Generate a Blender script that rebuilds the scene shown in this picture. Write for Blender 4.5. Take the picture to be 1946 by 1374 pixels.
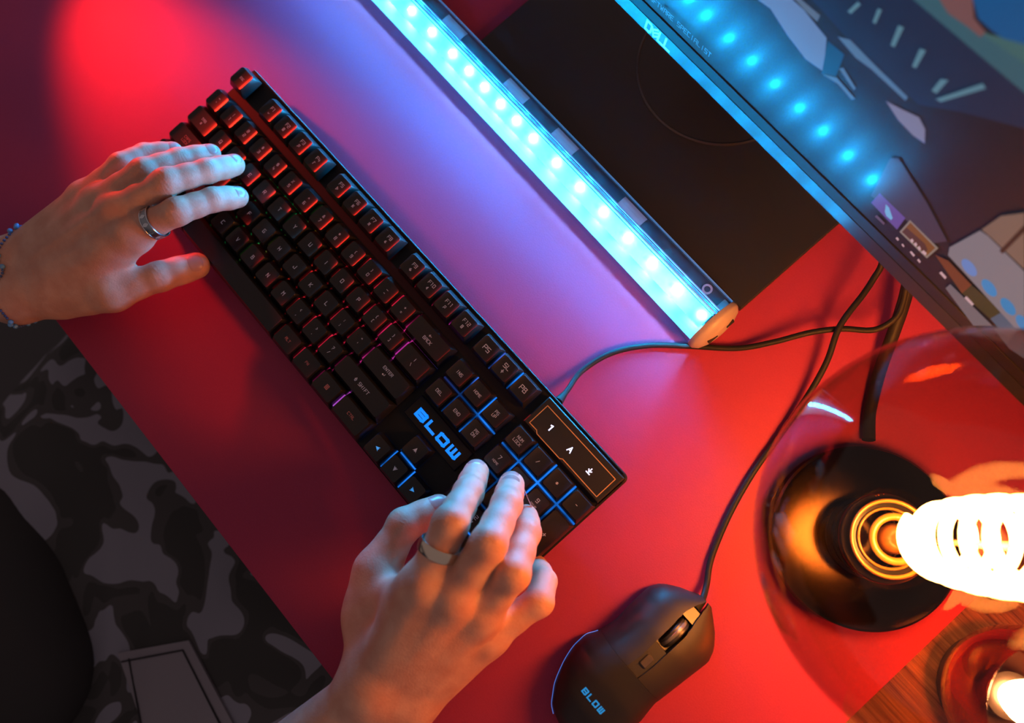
import bpy, bmesh, math, random
import numpy as np
from mathutils import Vector, Matrix
from mathutils.bvhtree import BVHTree

for o in list(bpy.data.objects):
    bpy.data.objects.remove(o, do_unlink=True)
S = bpy.context.scene
COL = S.collection
random.seed(7)
PI = math.pi

# ------------------------------------------------------------------ camera
GRID = 0.0008
LED_C = (0.003, 0.42, 1.0)
LED_E = 2300.0
BULB_E = 180.0
CUP_E = 260.0
F_PX = 1450.0
CAM = np.array([0.212952, 0.027594, 0.540486])
ROT = np.array([[0.657642, 0.746171, -0.103609],
                [0.720745, -0.66323, -0.201626],
                [-0.219164, 0.057922, -0.973967]])      # rows: right, down, forward
cd = bpy.data.cameras.new('camera')
cd.sensor_width = 36.0
cd.lens = F_PX / 1946.0 * 36.0
cd.clip_start = 0.02
cd.clip_end = 20
cd.dof.use_dof = True
cd.dof.focus_distance = 0.515
cd.dof.aperture_fstop = 4.0
cam = bpy.data.objects.new('camera', cd)
COL.objects.link(cam)
cam.matrix_world = Matrix(((ROT[0][0], -ROT[1][0], -ROT[2][0], CAM[0]),
                           (ROT[0][1], -ROT[1][1], -ROT[2][1], CAM[1]),
                           (ROT[0][2], -ROT[1][2], -ROT[2][2], CAM[2]),
                           (0, 0, 0, 1)))
S.camera = cam

# ------------------------------------------------------------------ world, lights, exposure
W = bpy.data.worlds.new('world')
S.world = W
W.use_nodes = True
W.node_tree.nodes['Background'].inputs[0].default_value = (0.60, 0.43, 0.42, 1)
W.node_tree.nodes['Background'].inputs[1].default_value = 0.30

# red spotlight of the room, low behind the left end of the keyboard
ld = bpy.data.lights.new('red_spotlight', 'SPOT')
ld.color = (1.0, 0.02, 0.008)
ld.energy = 18.0
ld.spot_size = math.radians(38)
ld.spot_blend = 1.0
ld.shadow_soft_size = 0.012
red = bpy.data.objects.new('red_spotlight', ld)
COL.objects.link(red)
red.location = (-0.58, 0.012, 0.125)
red.rotation_euler = (Vector((-0.225, -0.008, 0.0)) - red.location).to_track_quat('-Z', 'Y').to_euler()

S.view_settings.view_transform = 'Standard'
S.view_settings.look = 'None'
S.view_settings.exposure = 0.0
S.view_settings.gamma = 1.0
S.view_settings.use_curve_mapping = False


# ------------------------------------------------------------------ helpers
def at(x, y, z=0.0):
    """photo pixel -> point at height z (used to measure the place)"""
    d = ROT.T @ np.array([(x - 973.0) / F_PX, (y - 687.0) / F_PX, 1.0])
    p = CAM + d * (z - CAM[2]) / d[2]
    return Vector((float(p[0]), float(p[1]), float(z)))


def srgb(r, g, b):
    def f(c):
        c /= 255.0
        return c / 12.92 if c <= 0.04045 else ((c + 0.055) / 1.055) ** 2.4
    return (f(r), f(g), f(b))


MATS = {}


def mat(name, base=(0.5, 0.5, 0.5), rough=0.5, metal=0.0, emit=None, es=0.0, spec=0.5, coat=0.0, sss=0.0, bump=None):
    if name in MATS:
        return MATS[name]
    m = bpy.data.materials.new(name)
    m.use_nodes = True
    nt = m.node_tree
    p = nt.nodes['Principled BSDF']
    p.inputs['Base Color'].default_value = (*base, 1)
    p.inputs['Roughness'].default_value = rough
    p.inputs['Metallic'].default_value = metal
    p.inputs['Specular IOR Level'].default_value = spec
    p.inputs['Coat Weight'].default_value = coat
    if emit:
        p.inputs['Emission Color'].default_value = (*emit, 1)
        p.inputs['Emission Strength'].default_value = es
    if sss:
        p.inputs['Subsurface Weight'].default_value = sss
        p.inputs['Subsurface Radius'].default_value = (0.006, 0.0022, 0.0012)
        p.inputs['Subsurface Scale'].default_value = 1.0
    if bump:
        tc = nt.nodes.new('ShaderNodeTexCoord')
        n = nt.nodes.new('ShaderNodeTexNoise')
        n.inputs['Scale'].default_value = bump[0]
        n.inputs['Detail'].default_value = 4
        b = nt.nodes.new('ShaderNodeBump')
        b.inputs['Strength'].default_value = bump[1]
        b.inputs['Distance'].default_value = 0.001
        nt.links.new(tc.outputs['Object'], n.inputs['Vector'])
        nt.links.new(n.outputs['Fac'], b.inputs['Height'])
        nt.links.new(b.outputs['Normal'], p.inputs['Normal'])
    MATS[name] = m
    return m


class MB:
    """collects simple shapes into one mesh"""
    def __init__(s):
        s.v = []
        s.f = []

    def add(s, v, f):
        n = len(s.v)
        s.v += [tuple(q) for q in v]
        s.f += [tuple(i + n for i in q) for q in f]
        return s

    def box(s, c, d, rz=0.0):
        x, y, z = d[0] / 2, d[1] / 2, d[2] / 2
        co, si = math.cos(rz), math.sin(rz)
        v = []
        for a in (-1, 1):
            for b in (-1, 1):
                for e in (-1, 1):
                    px, py = a * x, b * y
                    v.append((c[0] + px * co - py * si, c[1] + px * si + py * co, c[2] + e * z))
        return s.add(v, [(0, 1, 3, 2), (4, 6, 7, 5), (0, 4, 5, 1), (2, 3, 7, 6), (0, 2, 6, 4), (1, 5, 7, 3)])

    def prism(s, poly, z0, z1, bev=0.0):
        """polygon (ccw) extruded z0..z1 with a chamfered top"""
        n = len(poly)
        rings = [[(x, y, z0) for x, y in poly]]
        if bev:
            cx = sum(p[0] for p in poly) / n
            cy = sum(p[1] for p in poly) / n
            rings.append([(x, y, z1 - bev) for x, y in poly])
            ins = []
            for i in range(n):
                p0, p1, p2 = Vector(poly[i - 1]), Vector(poly[i]), Vector(poly[(i + 1) % n])
                e1, e2 = (p1 - p0).normalized(), (p2 - p1).normalized()
                n1, n2 = Vector((-e1.y, e1.x)), Vector((-e2.y, e2.x))
                m = (n1 + n2)
                m = m / max(0.3, m.dot(n1)) if m.length > 1e-6 else n1
                q = p1 + m * bev
                ins.append((q.x, q.y, z1))
            rings.append(ins)
        else:
            rings.append([(x, y, z1) for x, y in poly])
        v = [p for r in rings for p in r]
        f = [tuple(reversed(range(n)))]
        for k in range(len(rings) - 1):
            for i in range(n):
                j = (i + 1) % n
                f.append((k * n + i, k * n + j, (k + 1) * n + j, (k + 1) * n + i))
        f.append(tuple(range((len(rings) - 1) * n, len(rings) * n)))
        return s.add(v, f)

    def tube(s, pts, r, seg=10, closed=False, flat=None):
        pts = [Vector(p) for p in pts]
        n = len(pts)
        v = []
        up = Vector((0, 0, 1))
        pn = None
        for i, p in enumerate(pts):
            if closed:
                t = pts[(i + 1) % n] - pts[i - 1]
            else:
                t = pts[min(i + 1, n - 1)] - pts[max(i - 1, 0)]
            t.normalize()
            if pn is None:
                a = up if abs(t.z) < 0.9 else Vector((1, 0, 0))
                pn = (a - t * a.dot(t)).normalized()
            else:
                pn = (pn - t * pn.dot(t)).normalized()
            b = t.cross(pn)
            rr = r[i] if hasattr(r, '__len__') else r
            for k in range(seg):
                a = 2 * PI * k / seg
                v.append(p + pn * (math.cos(a) * rr) + b * (math.sin(a) * rr))
        f = []
        for i in range(n if closed else n - 1):
            j = (i + 1) % n
            for k in range(seg):
                l = (k + 1) % seg
                f.append((i * seg + k, i * seg + l, j * seg + l, j * seg + k))
        if not closed:
            f.append(tuple(reversed(range(seg))))
            f.append(tuple(range((n - 1) * seg, n * seg)))
        return s.add(v, f)

    def lathe(s, prof, seg=48, c=(0, 0, 0), close=False):
        v = []
        for r, z in prof:
            for k in range(seg):
                a = 2 * PI * k / seg
                v.append((c[0] + r * math.cos(a), c[1] + r * math.sin(a), c[2] + z))
        f = []
        m = len(prof)
        for i in range(m if close else m - 1):
            j = (i + 1) % m
            for k in range(seg):
                l = (k + 1) % seg
                f.append((i * seg + k, i * seg + l, j * seg + l, j * seg + k))
        return s.add(v, f)

    def sphere(s, c, r, nu=10, nv=7, sc=(1, 1, 1)):
        prof = [(max(1e-5, math.sin(PI * i / nv)) * r, -math.cos(PI * i / nv) * r) for i in range(nv + 1)]
        n0 = len(s.v)
        s.lathe(prof, nu)
        for i in range(n0, len(s.v)):
            x, y, z = s.v[i]
            s.v[i] = (c[0] + x * sc[0], c[1] + y * sc[1], c[2] + z * sc[2])
        return s

    def extrude_x(s, prof, xs):
        """profile points (y,z) swept through x positions; xs: list of x"""
        n = len(prof)
        v = [(x, y, z) for x in xs for y, z in prof]
        f = []
        for i in range(len(xs) - 1):
            for k in range(n):
                l = (k + 1) % n
                f.append((i * n + k, (i + 1) * n + k, (i + 1) * n + l, i * n + l))
        f.append(tuple(range(n)))
        f.append(tuple(reversed(range((len(xs) - 1) * n, len(xs) * n))))
        return s.add(v, f)

    def mesh(s, name, smooth=None):
        me = bpy.data.meshes.new(name)
        me.from_pydata(s.v, [], s.f)
        me.validate()
        bm = bmesh.new()
        bm.from_mesh(me)
        bmesh.ops.recalc_face_normals(bm, faces=bm.faces)
        bm.to_mesh(me)
        bm.free()
        if smooth is not None:
            me.polygons.foreach_set('use_smooth', [True] * len(me.polygons))
            if smooth < 179:
                me.set_sharp_from_angle(angle=math.radians(smooth))
        return me

    def build(s, name, m, parent=None, smooth=None, label=None, mw=None):
        return link(name, s.mesh(name, smooth), m, parent, label)


def link(name, me, m, parent=None, label=None):
    o = bpy.data.objects.new(name, me)
    if m is not None and not me.materials:
        me.materials.append(m)
    COL.objects.link(o)
    if parent is not None:
        o.parent = parent
    if label:
        o['label'] = label
    return o


def tag(o, label, cat, group=None):
    o['label'] = label
    o['category'] = cat
    if group:
        o['group'] = group
    return o


def thing(name, label, cat, loc=(0, 0, 0), rot=(0, 0, 0), group=None):
    o = bpy.data.objects.new(name, None)
    o.empty_display_size = 0.02
    o.location = loc
    o.rotation_euler = rot
    COL.objects.link(o)
    return tag(o, label, cat, group)


def catmull(pts, n=8):
    pts = [Vector(p) for p in pts]
    P = [pts[0] * 2 - pts[1]] + pts + [pts[-1] * 2 - pts[-2]]
    out = []
    for i in range(1, len(P) - 2):
        p0, p1, p2, p3 = P[i - 1], P[i], P[i + 1], P[i + 2]
        for k in range(n):
            t = k / n
            out.append(0.5 * ((2 * p1) + (p2 - p0) * t + (2 * p0 - 5 * p1 + 4 * p2 - p3) * t * t +
                              (3 * p1 - p0 - 3 * p2 + p3) * t ** 3))
    out.append(pts[-1])
    return out


# stroke lettering on a 4 x 6 cell, squared-off technical style
G = {
    'A': ['0,0 0,5 1,6 4,6 4,0', '0,3 4,3'], 'B': ['0,0 0,6 3.4,6 3.4,3.2 0,3.2', '3.4,3.2 4,2.6 4,0 0,0'],
    'C': ['4,6 0,6 0,0 4,0'], 'D': ['0,0 0,6 3,6 4,5 4,1 3,0 0,0'], 'E': ['4,6 0,6 0,0 4,0', '0,3 3.4,3'],
    'F': ['4,6 0,6 0,0', '0,3 3.4,3'], 'G': ['4,6 0,6 0,0 4,0 4,3 2.2,3'], 'H': ['0,0 0,6', '4,0 4,6', '0,3 4,3'],
    'I': ['2,0 2,6'], 'J': ['4,6 4,0 0,0 0,2'], 'K': ['0,0 0,6', '4,6 0.6,3 4,0'], 'L': ['0,6 0,0 4,0'],
    'M': ['0,0 0,6 2,3.5 4,6 4,0'], 'N': ['0,0 0,6 4,0 4,6'], 'O': ['0,0 0,6 4,6 4,0 0,0'],
    'P': ['0,0 0,6 4,6 4,2.8 0,2.8'], 'Q': ['0,0 0,6 4,6 4,0 0,0', '2.4,2 4.4,-0.6'],
    'R': ['0,0 0,6 4,6 4,3 0,3', '1.8,3 4,0'], 'S': ['4,6 0,6 0,3 4,3 4,0 0,0'], 'T': ['0,6 4,6', '2,6 2,0'],
    'U': ['0,6 0,0 4,0 4,6'], 'V': ['0,6 2,0 4,6'], 'W': ['0,6 0.8,0 2,4 3.2,0 4,6'], 'X': ['0,0 4,6', '0,6 4,0'],
    'Y': ['0,6 2,3 4,6', '2,3 2,0'], 'Z': ['0,6 4,6 0,0 4,0'],
    '0': ['0,0 0,6 4,6 4,0 0,0'], '1': ['0.8,6 2.2,6 2.2,0'], '2': ['0,6 4,6 4,3 0,3 0,0 4,0'],
    '3': ['0,6 4,6 4,0 0,0', '0.8,3 4,3'], '4': ['0,6 0,2.4 4,2.4', '3,4.4 3,0'], '5': ['4,6 0,6 0,3.2 4,3.2 4,0 0,0'],
    '6': ['4,6 0,6 0,0 4,0 4,3 0,3'], '7': ['0,6 4,6 1.6,0'], '8': ['0,0 0,6 4,6 4,0 0,0', '0,3 4,3'],
    '9': ['4,3 0,3 0,6 4,6 4,0 0,0'], '-': ['0.6,3 3.4,3'], '+': ['0.4,3 3.6,3', '2,1.2 2,4.8'],
    '=': ['0.6,2 3.4,2', '0.6,4 3.4,4'], '/': ['0.6,0.4 3.4,5.6'], '\\': ['0.6,5.6 3.4,0.4'], '|': ['2,0 2,6'],
    '.': ['1.8,0 2.2,0.4'], ',': ['2.2,0.6 1.6,-0.8'], ';': ['2.2,0.6 1.6,-0.8', '2,3 2,3.5'], ':': ['2,0.6 2,1.1', '2,3.4 2,3.9'],
    "'": ['2,6 2,4.4'], '"': ['1.2,6 1.2,4.4', '2.8,6 2.8,4.4'], '[': ['3,6 1.2,6 1.2,0 3,0'], ']': ['1,6 2.8,6 2.8,0 1,0'],
    '{': ['3.2,6 2,6 2,3.6 1.2,3 2,2.4 2,0 3.2,0'], '}': ['0.8,6 2,6 2,3.6 2.8,3 2,2.4 2,0 0.8,0'],
    '<': ['3.2,5 1,3 3.2,1'], '>': ['0.8,5 3,3 0.8,1'], '?': ['0.4,6 4,6 4,3.2 2,3.2 2,1.8', '2,0 2,0.4'],
    '!': ['2,6 2,1.8', '2,0 2,0.4'], '@': ['4,0 0,0 0,6 4,6 4,2 2,2 2,4 4,4'], '#': ['1.2,0 1.2,6', '2.8,0 2.8,6', '0,2 4,2', '0,4 4,4'],
    '$': ['4,5.4 0,5.4 0,3 4,3 4,0.6 0,0.6', '2,-0.4 2,6.4'], '%': ['0,0 4,6', '0.4,5 0.9,5.5', '3.1,0.5 3.6,1'],
    '^': ['0.6,3.6 2,6 3.4,3.6'], '&': ['4,0 0.8,5 2,6 3,5 0,2 1,0 4,2.6'], '*': ['2,1.2 2,4.8', '0.4,2 3.6,4', '0.4,4 3.6,2'],
    '(': ['2.8,6 1.6,4.8 1.6,1.2 2.8,0'], ')': ['1.2,6 2.4,4.8 2.4,1.2 1.2,0'], '_': ['0,0 4,0'], '`': ['1.2,6 2.6,4.6'], '~': ['0,3 1.2,4 2.8,2.4 4,3.4'],
}


def strokes(mb, polys, ox, oy, sx, sy, th, zf, shear=0.0):
    for pl in polys:
        pts = []
        for q in pl.split():
            a, b = q.split(',')
            a, b = float(a), float(b)
            pts.append(Vector((ox + (a + shear * b) * sx, oy + b * sy)))
        for i in range(len(pts) - 1):
            p, q = pts[i], pts[i + 1]
            d = (q - p)
            if d.length < 1e-9:
                continue
            d.normalize()
            n = Vector((-d.y, d.x)) * th / 2
            p = p - d * th / 2
            q = q + d * th / 2
            quad = [p - n, q - n, q + n, p + n]
            mb.add([(w.x, w.y, zf(w.x, w.y)) for w in quad], [(0, 1, 2, 3)])


def text(mb, s, cx, cy, h, th, zf, wid=0.62, gap=0.34, shear=0.0):
    """centred line of stroke lettering, cap height h"""
    cw = h * wid
    step = cw + h * gap
    tot = step * len(s) - h * gap
    x = cx - tot / 2
    for ch in s:
        if ch in G:
            strokes(mb, G[ch], x, cy - h / 2, cw / 4, h / 6, th, zf, shear)
        x += step


# ------------------------------------------------------------------ the setting
def wood_mat():
    m = bpy.data.materials.new('walnut_veneer')
    m.use_nodes = True
    nt = m.node_tree
    p = nt.nodes['Principled BSDF']
    p.inputs['Roughness'].default_value = 0.42
    tc = nt.nodes.new('ShaderNodeTexCoord')
    mp = nt.nodes.new('ShaderNodeMapping')
    mp.inputs['Scale'].default_value = (6, 160, 6)
    n = nt.nodes.new('ShaderNodeTexNoise')
    n.inputs['Scale'].default_value = 3.0
    n.inputs['Detail'].default_value = 6
    r = nt.nodes.new('ShaderNodeValToRGB')
    r.color_ramp.elements[0].position = 0.3
    r.color_ramp.elements[0].color = (0.055, 0.030, 0.018, 1)
    r.color_ramp.elements[1].position = 0.72
    r.color_ramp.elements[1].color = (0.23, 0.15, 0.09, 1)
    b = nt.nodes.new('ShaderNodeBump')
    b.inputs['Strength'].default_value = 0.25
    b.inputs['Distance'].default_value = 0.001
    L = nt.links.new
    L(tc.outputs['Object'], mp.inputs['Vector'])
    L(mp.outputs['Vector'], n.inputs['Vector'])
    L(n.outputs['Fac'], r.inputs['Fac'])
    L(r.outputs['Color'], p.inputs['Base Color'])
    L(n.outputs['Fac'], b.inputs['Height'])
    L(b.outputs['Normal'], p.inputs['Normal'])
    return m


MATS['walnut'] = wood_mat()
fl = MB().box((0, 0.2, -0.75), (6, 6, 0.02)).build('floor', mat('floor_grey', (0.05, 0.05, 0.055), 0.7))
fl['kind'] = 'structure'

E_SL = 0.0155          # the front edge runs a touch askew


def edge_y(x):
    return -0.181 + E_SL * x


desk = thing('desk', 'walnut veneer desk lying under the red mat', 'desk', (0.1, 0.25, -0.74))
mb = MB()
mb.prism([(-0.95, edge_y(-0.95) + 0.001), (0.95, edge_y(0.95) + 0.001), (0.95, 0.62), (-0.95, 0.62)], -0.0275, -0.0015, 0.001)
o = mb.build('tabletop', MATS['walnut'], desk)
o.location = -Vector(desk.location)
for sx in (-0.9, 0.9):
    for sy in (-0.12, 0.57):
        lg = MB().box((sx, sy, -0.3838), (0.05, 0.05, 0.7123)).build('leg', mat('leg_black', (0.02, 0.02, 0.02), 0.5), desk)
        lg.location = -Vector(desk.location)


def mat_paper():
    m = bpy.data.materials.new('red_mat')
    m.use_nodes = True
    nt = m.node_tree
    p = nt.nodes['Principled BSDF']
    p.inputs['Roughness'].default_value = 0.55
    p.inputs['Specular IOR Level'].default_value = 0.25
    tc = nt.nodes.new('ShaderNodeTexCoord')
    n = nt.nodes.new('ShaderNodeTexNoise')
    n.inputs['Scale'].default_value = 900
    n.inputs['Detail'].default_value = 3
    r = nt.nodes.new('ShaderNodeValToRGB')
    r.color_ramp.elements[0].position = 0.25
    r.color_ramp.elements[0].color = (0.355, 0.030, 0.084, 1)
    r.color_ramp.elements[1].position = 0.8
    r.color_ramp.elements[1].color = (0.40, 0.036, 0.102, 1)
    b = nt.nodes.new('ShaderNodeBump')
    b.inputs['Strength'].default_value = 0.12
    b.inputs['Distance'].default_value = 0.0006
    L = nt.links.new
    L(tc.outputs['Object'], n.inputs['Vector'])
    L(n.outputs['Fac'], r.inputs['Fac'])
    L(r.outputs['Color'], p.inputs['Base Color'])
    L(n.outputs['Fac'], b.inputs['Height'])
    L(b.outputs['Normal'], p.inputs['Normal'])
    return m


mm = MB().prism([(-0.9, edge_y(-0.9)), (0.4117, edge_y(0.4117)), (0.4117, 0.6), (-0.9, 0.6)], -0.0015, 0.0, 0.0004).build('desk_mat', mat_paper())
tag(mm, 'large smooth red mat covering the desk under everything', 'desk mat')

# ------------------------------------------------------------------ monitor
A = Vector((-0.029, 0.273, 0.08))
B = Vector((0.2686, 0.259, 0.08))
MD = (B - A).normalized()
TAU = math.radians(7)
MH = Vector((MD.y, -MD.x, 0)).normalized()             # horizontal, towards the user
MN = (MH * math.cos(TAU) + Vector((0, 0, 1)) * math.sin(TAU)).normalized()
MU = MN.cross(MD).normalized()
mon = thing('computer_monitor', 'black flat computer monitor with a lit screen, on a square stand base', 'monitor', (0.03, 0.33, 0))
PAN = Matrix(((MD.x, MU.x, MN.x, A.x), (MD.y, MU.y, MN.y, A.y), (MD.z, MU.z, MN.z, A.z), (0, 0, 0, 1)))
PLOC = Matrix.Translation(-Vector(mon.location)) @ PAN


def scr(px, py, lift=0.0):
    """photo pixel -> (s, t) on the screen plane"""
    d = Vector((ROT.T @ np.array([(px - 973.0) / F_PX, (py - 687.0) / F_PX, 1.0])).tolist())
    c = Vector(CAM.tolist())
    k = (A + MN * lift - c).dot(MN) / d.dot(MN)
    q = c + d * k - A
    return (q.dot(MD), q.dot(MU))


plastic = mat('black_plastic', (0.028, 0.028, 0.03), 0.45)
t1 = scr(1400, 205)[1]
t2 = scr(1425, 203)[1]
t1 = max(0.008, scr(1198, 0)[1])
t2 = max(t1 + 0.004, scr(1221, 0)[1])
SL, SR, TH = -0.215, 0.372, 0.335
mb = MB()
mb.prism([(SL, 0), (SR, 0), (SR, TH), (SL, TH)], -0.022, -0.0025, 0.001)
mb.prism([(SL + 0.1, 0.05), (SR - 0.1, 0.05), (SR - 0.13, TH - 0.06), (SL + 0.13, TH - 0.06)], -0.045, -0.021, 0.002)
o = mb.build('housing', plastic, mon)
o.matrix_local = PLOC
# the chin leans back a little more than the screen
kz = 0.0006 + t1 * math.tan(math.radians(8.0))
v = []
for x_ in (SL, SR):
    v += [(x_, 0.0, -0.003), (x_, 0.0, kz), (x_, t1, 0.0006), (x_, t1, -0.003)]
ch = MB().add(v, [(0, 1, 2, 3), (4, 7, 6, 5), (0, 4, 5, 1), (1, 5, 6, 2), (2, 6, 7, 3), (3, 7, 4, 0)]).build('chin', mat('gloss_plastic', (0.02, 0.02, 0.022), 0.30, spec=0.20), mon)
ch.matrix_local = PLOC
mb = MB()
for q in ([(SL, t1), (SR, t1), (SR, t2), (SL, t2)], [(SL, TH - 0.006), (SR, TH - 0.006), (SR, TH), (SL, TH)],
          [(SL, t2), (SL + 0.007, t2), (SL + 0.007, TH - 0.006), (SL, TH - 0.006)],
          [(SR - 0.007, t2), (SR, t2), (SR, TH - 0.006), (SR - 0.007, TH - 0.006)]):
    mb.prism(q, -0.003, 0.0003, 0.0003)
o = mb.build('bezel', mat('bezel_black', (0.012, 0.011, 0.011), 0.6, spec=0.2), mon)
o.matrix_local = PLOC


def screen_mat(name, rgb, k=1.0):
    m = mat('screen_' + name, (0.012, 0.012, 0.014), 0.27, emit=srgb(*rgb), es=0.8 * k, spec=0.09)
    p = m.node_tree.nodes['Principled BSDF']
    p.inputs['Coat Weight'].default_value = 0.05
    p.inputs['Coat Roughness'].default_value = 0.10
    return m


o = MB().prism([(SL + 0.007, t2), (SR - 0.007, t2), (SR - 0.007, TH - 0.006), (SL + 0.007, TH - 0.006)], -0.002, -0.0006).build('screen', screen_mat('dark', (22, 18, 24)), mon)
o.matrix_local = PLOC
scrn = o
SC = [
    ('asphalt', (20, 36, 62), [(1500, -40), (1760, -40), (1946, 165), (2010, 230), (1960, 250), (1830, 215), (1745, 200), (1640, 110), (1560, 20)]),
    ('bank', (52, 92, 104), [(1722, -10), (1775, -10), (1862, 62), (1960, 130), (1960, 190), (1850, 98)]),
    ('verge', (62, 100, 100), [(1778, -5), (1800, 20), (1850, 52), (1878, 66), (1960, 84), (1960, 132), (1862, 64)]),
    ('hillside', (118, 78, 76), [(1778, -10), (1846, -10), (1850, 36), (1872, 62), (1862, 72), (1838, 52), (1800, 26)]),
    ('sky', (0, 82, 138), [(1842, -20), (1970, -20), (1970, 92), (1905, 74), (1882, 58), (1858, 36)]),
    ('car_body', (104, 132, 176), [(1439, 0), (1503, -2), (1527, 20), (1570, 73), (1564, 137), (1530, 113), (1495, 67), (1463, 17)]),
    ('window_frame', (92, 108, 128), [(1508, -2), (1520, -2), (1558, 30), (1552, 42), (1530, 22)]),
    ('post', (12, 76, 116), [(1572, 78), (1604, 104), (1588, 146), (1561, 140)]),
    ('streak', (84, 118, 152), [(1591, 70), (1615, 76), (1660, 122), (1725, 185), (1720, 192), (1655, 132), (1625, 110)]),
    ('streak', (84, 118, 152), [(1594, 131), (1602, 129), (1626, 168), (1622, 172)]),
    ('streak', (84, 118, 152), [(1562, 141), (1590, 148), (1625, 188), (1618, 190), (1592, 160)]),
    ('petal', (128, 122, 148), [(1683, 192), (1716, 209), (1746, 223), (1758, 246), (1757, 273), (1735, 258), (1707, 229)]),
    ('lamp_mark', (88, 128, 145), [(1610, 22), (1630, 3), (1636, 9), (1617, 27)]),
    ('lamp_mark', (88, 128, 145), [(1658, 42), (1668, 16), (1676, 19), (1664, 46)]),
    ('lamp_mark', (70, 110, 125), [(1692, 86), (1707, 48), (1718, 52), (1700, 90)]),
    ('lamp_mark', (70, 110, 125), [(1733, 126), (1748, 92), (1760, 96), (1741, 130)]),
    ('lamp_mark', (96, 138, 152), [(1770, 172), (1788, 150), (1803, 152), (1780, 178)]),
    ('lamp_mark', (96, 138, 152), [(1778, 188), (1868, 158), (1874, 168), (1788, 194)]),
    ('beam', (62, 50, 66), [(1692, 300), (1708, 300), (1762, 385), (1800, 458), (1775, 462), (1700, 400), (1655, 372)]),
    ('thumbnail', (104, 74, 150), [(1656, 385), (1672, 367), (1721, 414), (1705, 436)]),
    ('figure', (120, 180, 225), [(1684, 388), (1690, 394), (1697, 414), (1694, 418), (1685, 410), (1682, 402)]),
    ('caption', (96, 70, 84), [(1663, 411), (1667, 408), (1682, 423), (1680, 427)]),
    ('frame', (140, 124, 112), [(1710, 440), (1730, 417.5), (1784, 471), (1762, 490.5)]),
    ('picture', (124, 74, 26), [(1715, 440), (1731, 422), (1778.5, 470.5), (1762, 485)]),
    ('picture_dark', (84, 46, 36), [(1715, 440), (1724, 432), (1758, 462), (1764, 474), (1758, 480)]),
    ('row', (208, 168, 172), [(1703, 452), (1706, 449.5), (1709.5, 454), (1707, 457)]),
    ('row', (208, 168, 172), [(1714, 464), (1716.5, 462), (1720, 467), (1718, 469)]),
    ('row', (208, 168, 172), [(1730, 478), (1733, 476), (1740, 484), (1737, 487)]),
    ('row', (208, 168, 172), [(1744, 493), (1747, 490.5), (1751, 496), (1749, 499)]),
    ('row', (190, 170, 165), [(1731, 455), (1735, 452), (1738, 457), (1734, 461)]),
    ('row', (190, 170, 165), [(1738, 462), (1742, 459), (1745, 464), (1741, 468)]),
    ('row', (190, 170, 165), [(1745, 469), (1749, 466), (1752, 472), (1748, 475)]),
    ('row', (190, 170, 165), [(1752, 478), (1757, 474), (1763, 480), (1760, 484)]),
    ('orange_strip', (112, 56, 30), [(1779, 483), (1804, 494), (1848, 540), (1830, 556)]),
    ('green_strip', (52, 52, 26), [(1830, 556), (1848, 540), (1908, 590), (1884, 604)]),
    ('blue_strip', (70, 90, 112), [(1884, 604), (1908, 590), (1932, 612), (1932, 622), (1900, 622)]),
    ('row', (190, 170, 165), [(1787, 517), (1791, 514), (1801, 525), (1798, 529)]),
    ('row', (190, 170, 165), [(1835, 564), (1839, 561), (1853, 576), (1849, 580)]),
    ('window_edge', (112, 102, 108), [(1799, 546), (1808, 538), (1888, 617), (1852, 617)]),
    ('window_sheet', (128, 120, 128), [(1807, 468), (1865, 436), (1880, 446), (1950, 514), (1950, 626), (1930, 620), (1804, 483)]),
    ('window_sheet', (128, 120, 128), [(1932, 622), (1950, 626), (1950, 680), (1920, 660), (1890, 622)]),
    ('desktop', (124, 98, 86), [(1868, 434), (1905, 408), (1950, 402), (1950, 510), (1886, 449)]),
    ('hair', (56, 34, 28), [(1902, 474), (1950, 424), (1950, 438), (1908, 480)]),
]
import itertools
for i, (nm, rgb, poly) in enumerate(SC):
    pts = [scr(*p) for p in poly]
    ar = sum(pts[k][0] * pts[(k + 1) % len(pts)][1] - pts[(k + 1) % len(pts)][0] * pts[k][1] for k in range(len(pts)))
    if ar < 0:
        pts.reverse()
    lift = -0.0006 + 0.00004 * (1 + i)
    me = MB().add([(x, y, lift) for x, y in pts], [tuple(range(len(pts)))])
    q = me.build('screen_image', screen_mat(nm, rgb), scrn)
for i, (px, py, rgb) in enumerate([(1845, 506, (100, 134, 196)), (1883, 544.5, (40, 134, 196)), (1919, 580, (20, 130, 190)), (1948, 612, (40, 130, 190))]):
    c = scr(px, py)
    ex, ey = scr(px + 13, py + 15), scr(px + 7, py - 7)
    v = []
    for k in range(20):
        a = 2 * PI * k / 20
        v.append((c[0] + math.cos(a) * (ex[0] - c[0]) + math.sin(a) * (ey[0] - c[0]),
                  c[1] + math.cos(a) * (ex[1] - c[1]) + math.sin(a) * (ey[1] - c[1]), 0.0013 + 0.00002 * i))
    MB().add(v, [tuple(range(20))]).build('screen_image', screen_mat('dot%d' % i, rgb), scrn)
# faint line of lettering along the lower edge of the picture
p0, p1 = scr(1290, 44), scr(1354, 102)
mb = MB()
hh = (p1[0] - p0[0]) / 8.72
text(mb, 'SOFTWARE SPECIALIST', p1[0] - hh * 8.41, (p0[1] + p1[1]) / 2, hh, hh * 0.13, lambda x, y: 0.0014, 0.62, 0.28)
mb.build('screen_image', screen_mat('lettering', (70, 120, 140)), scrn)
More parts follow.
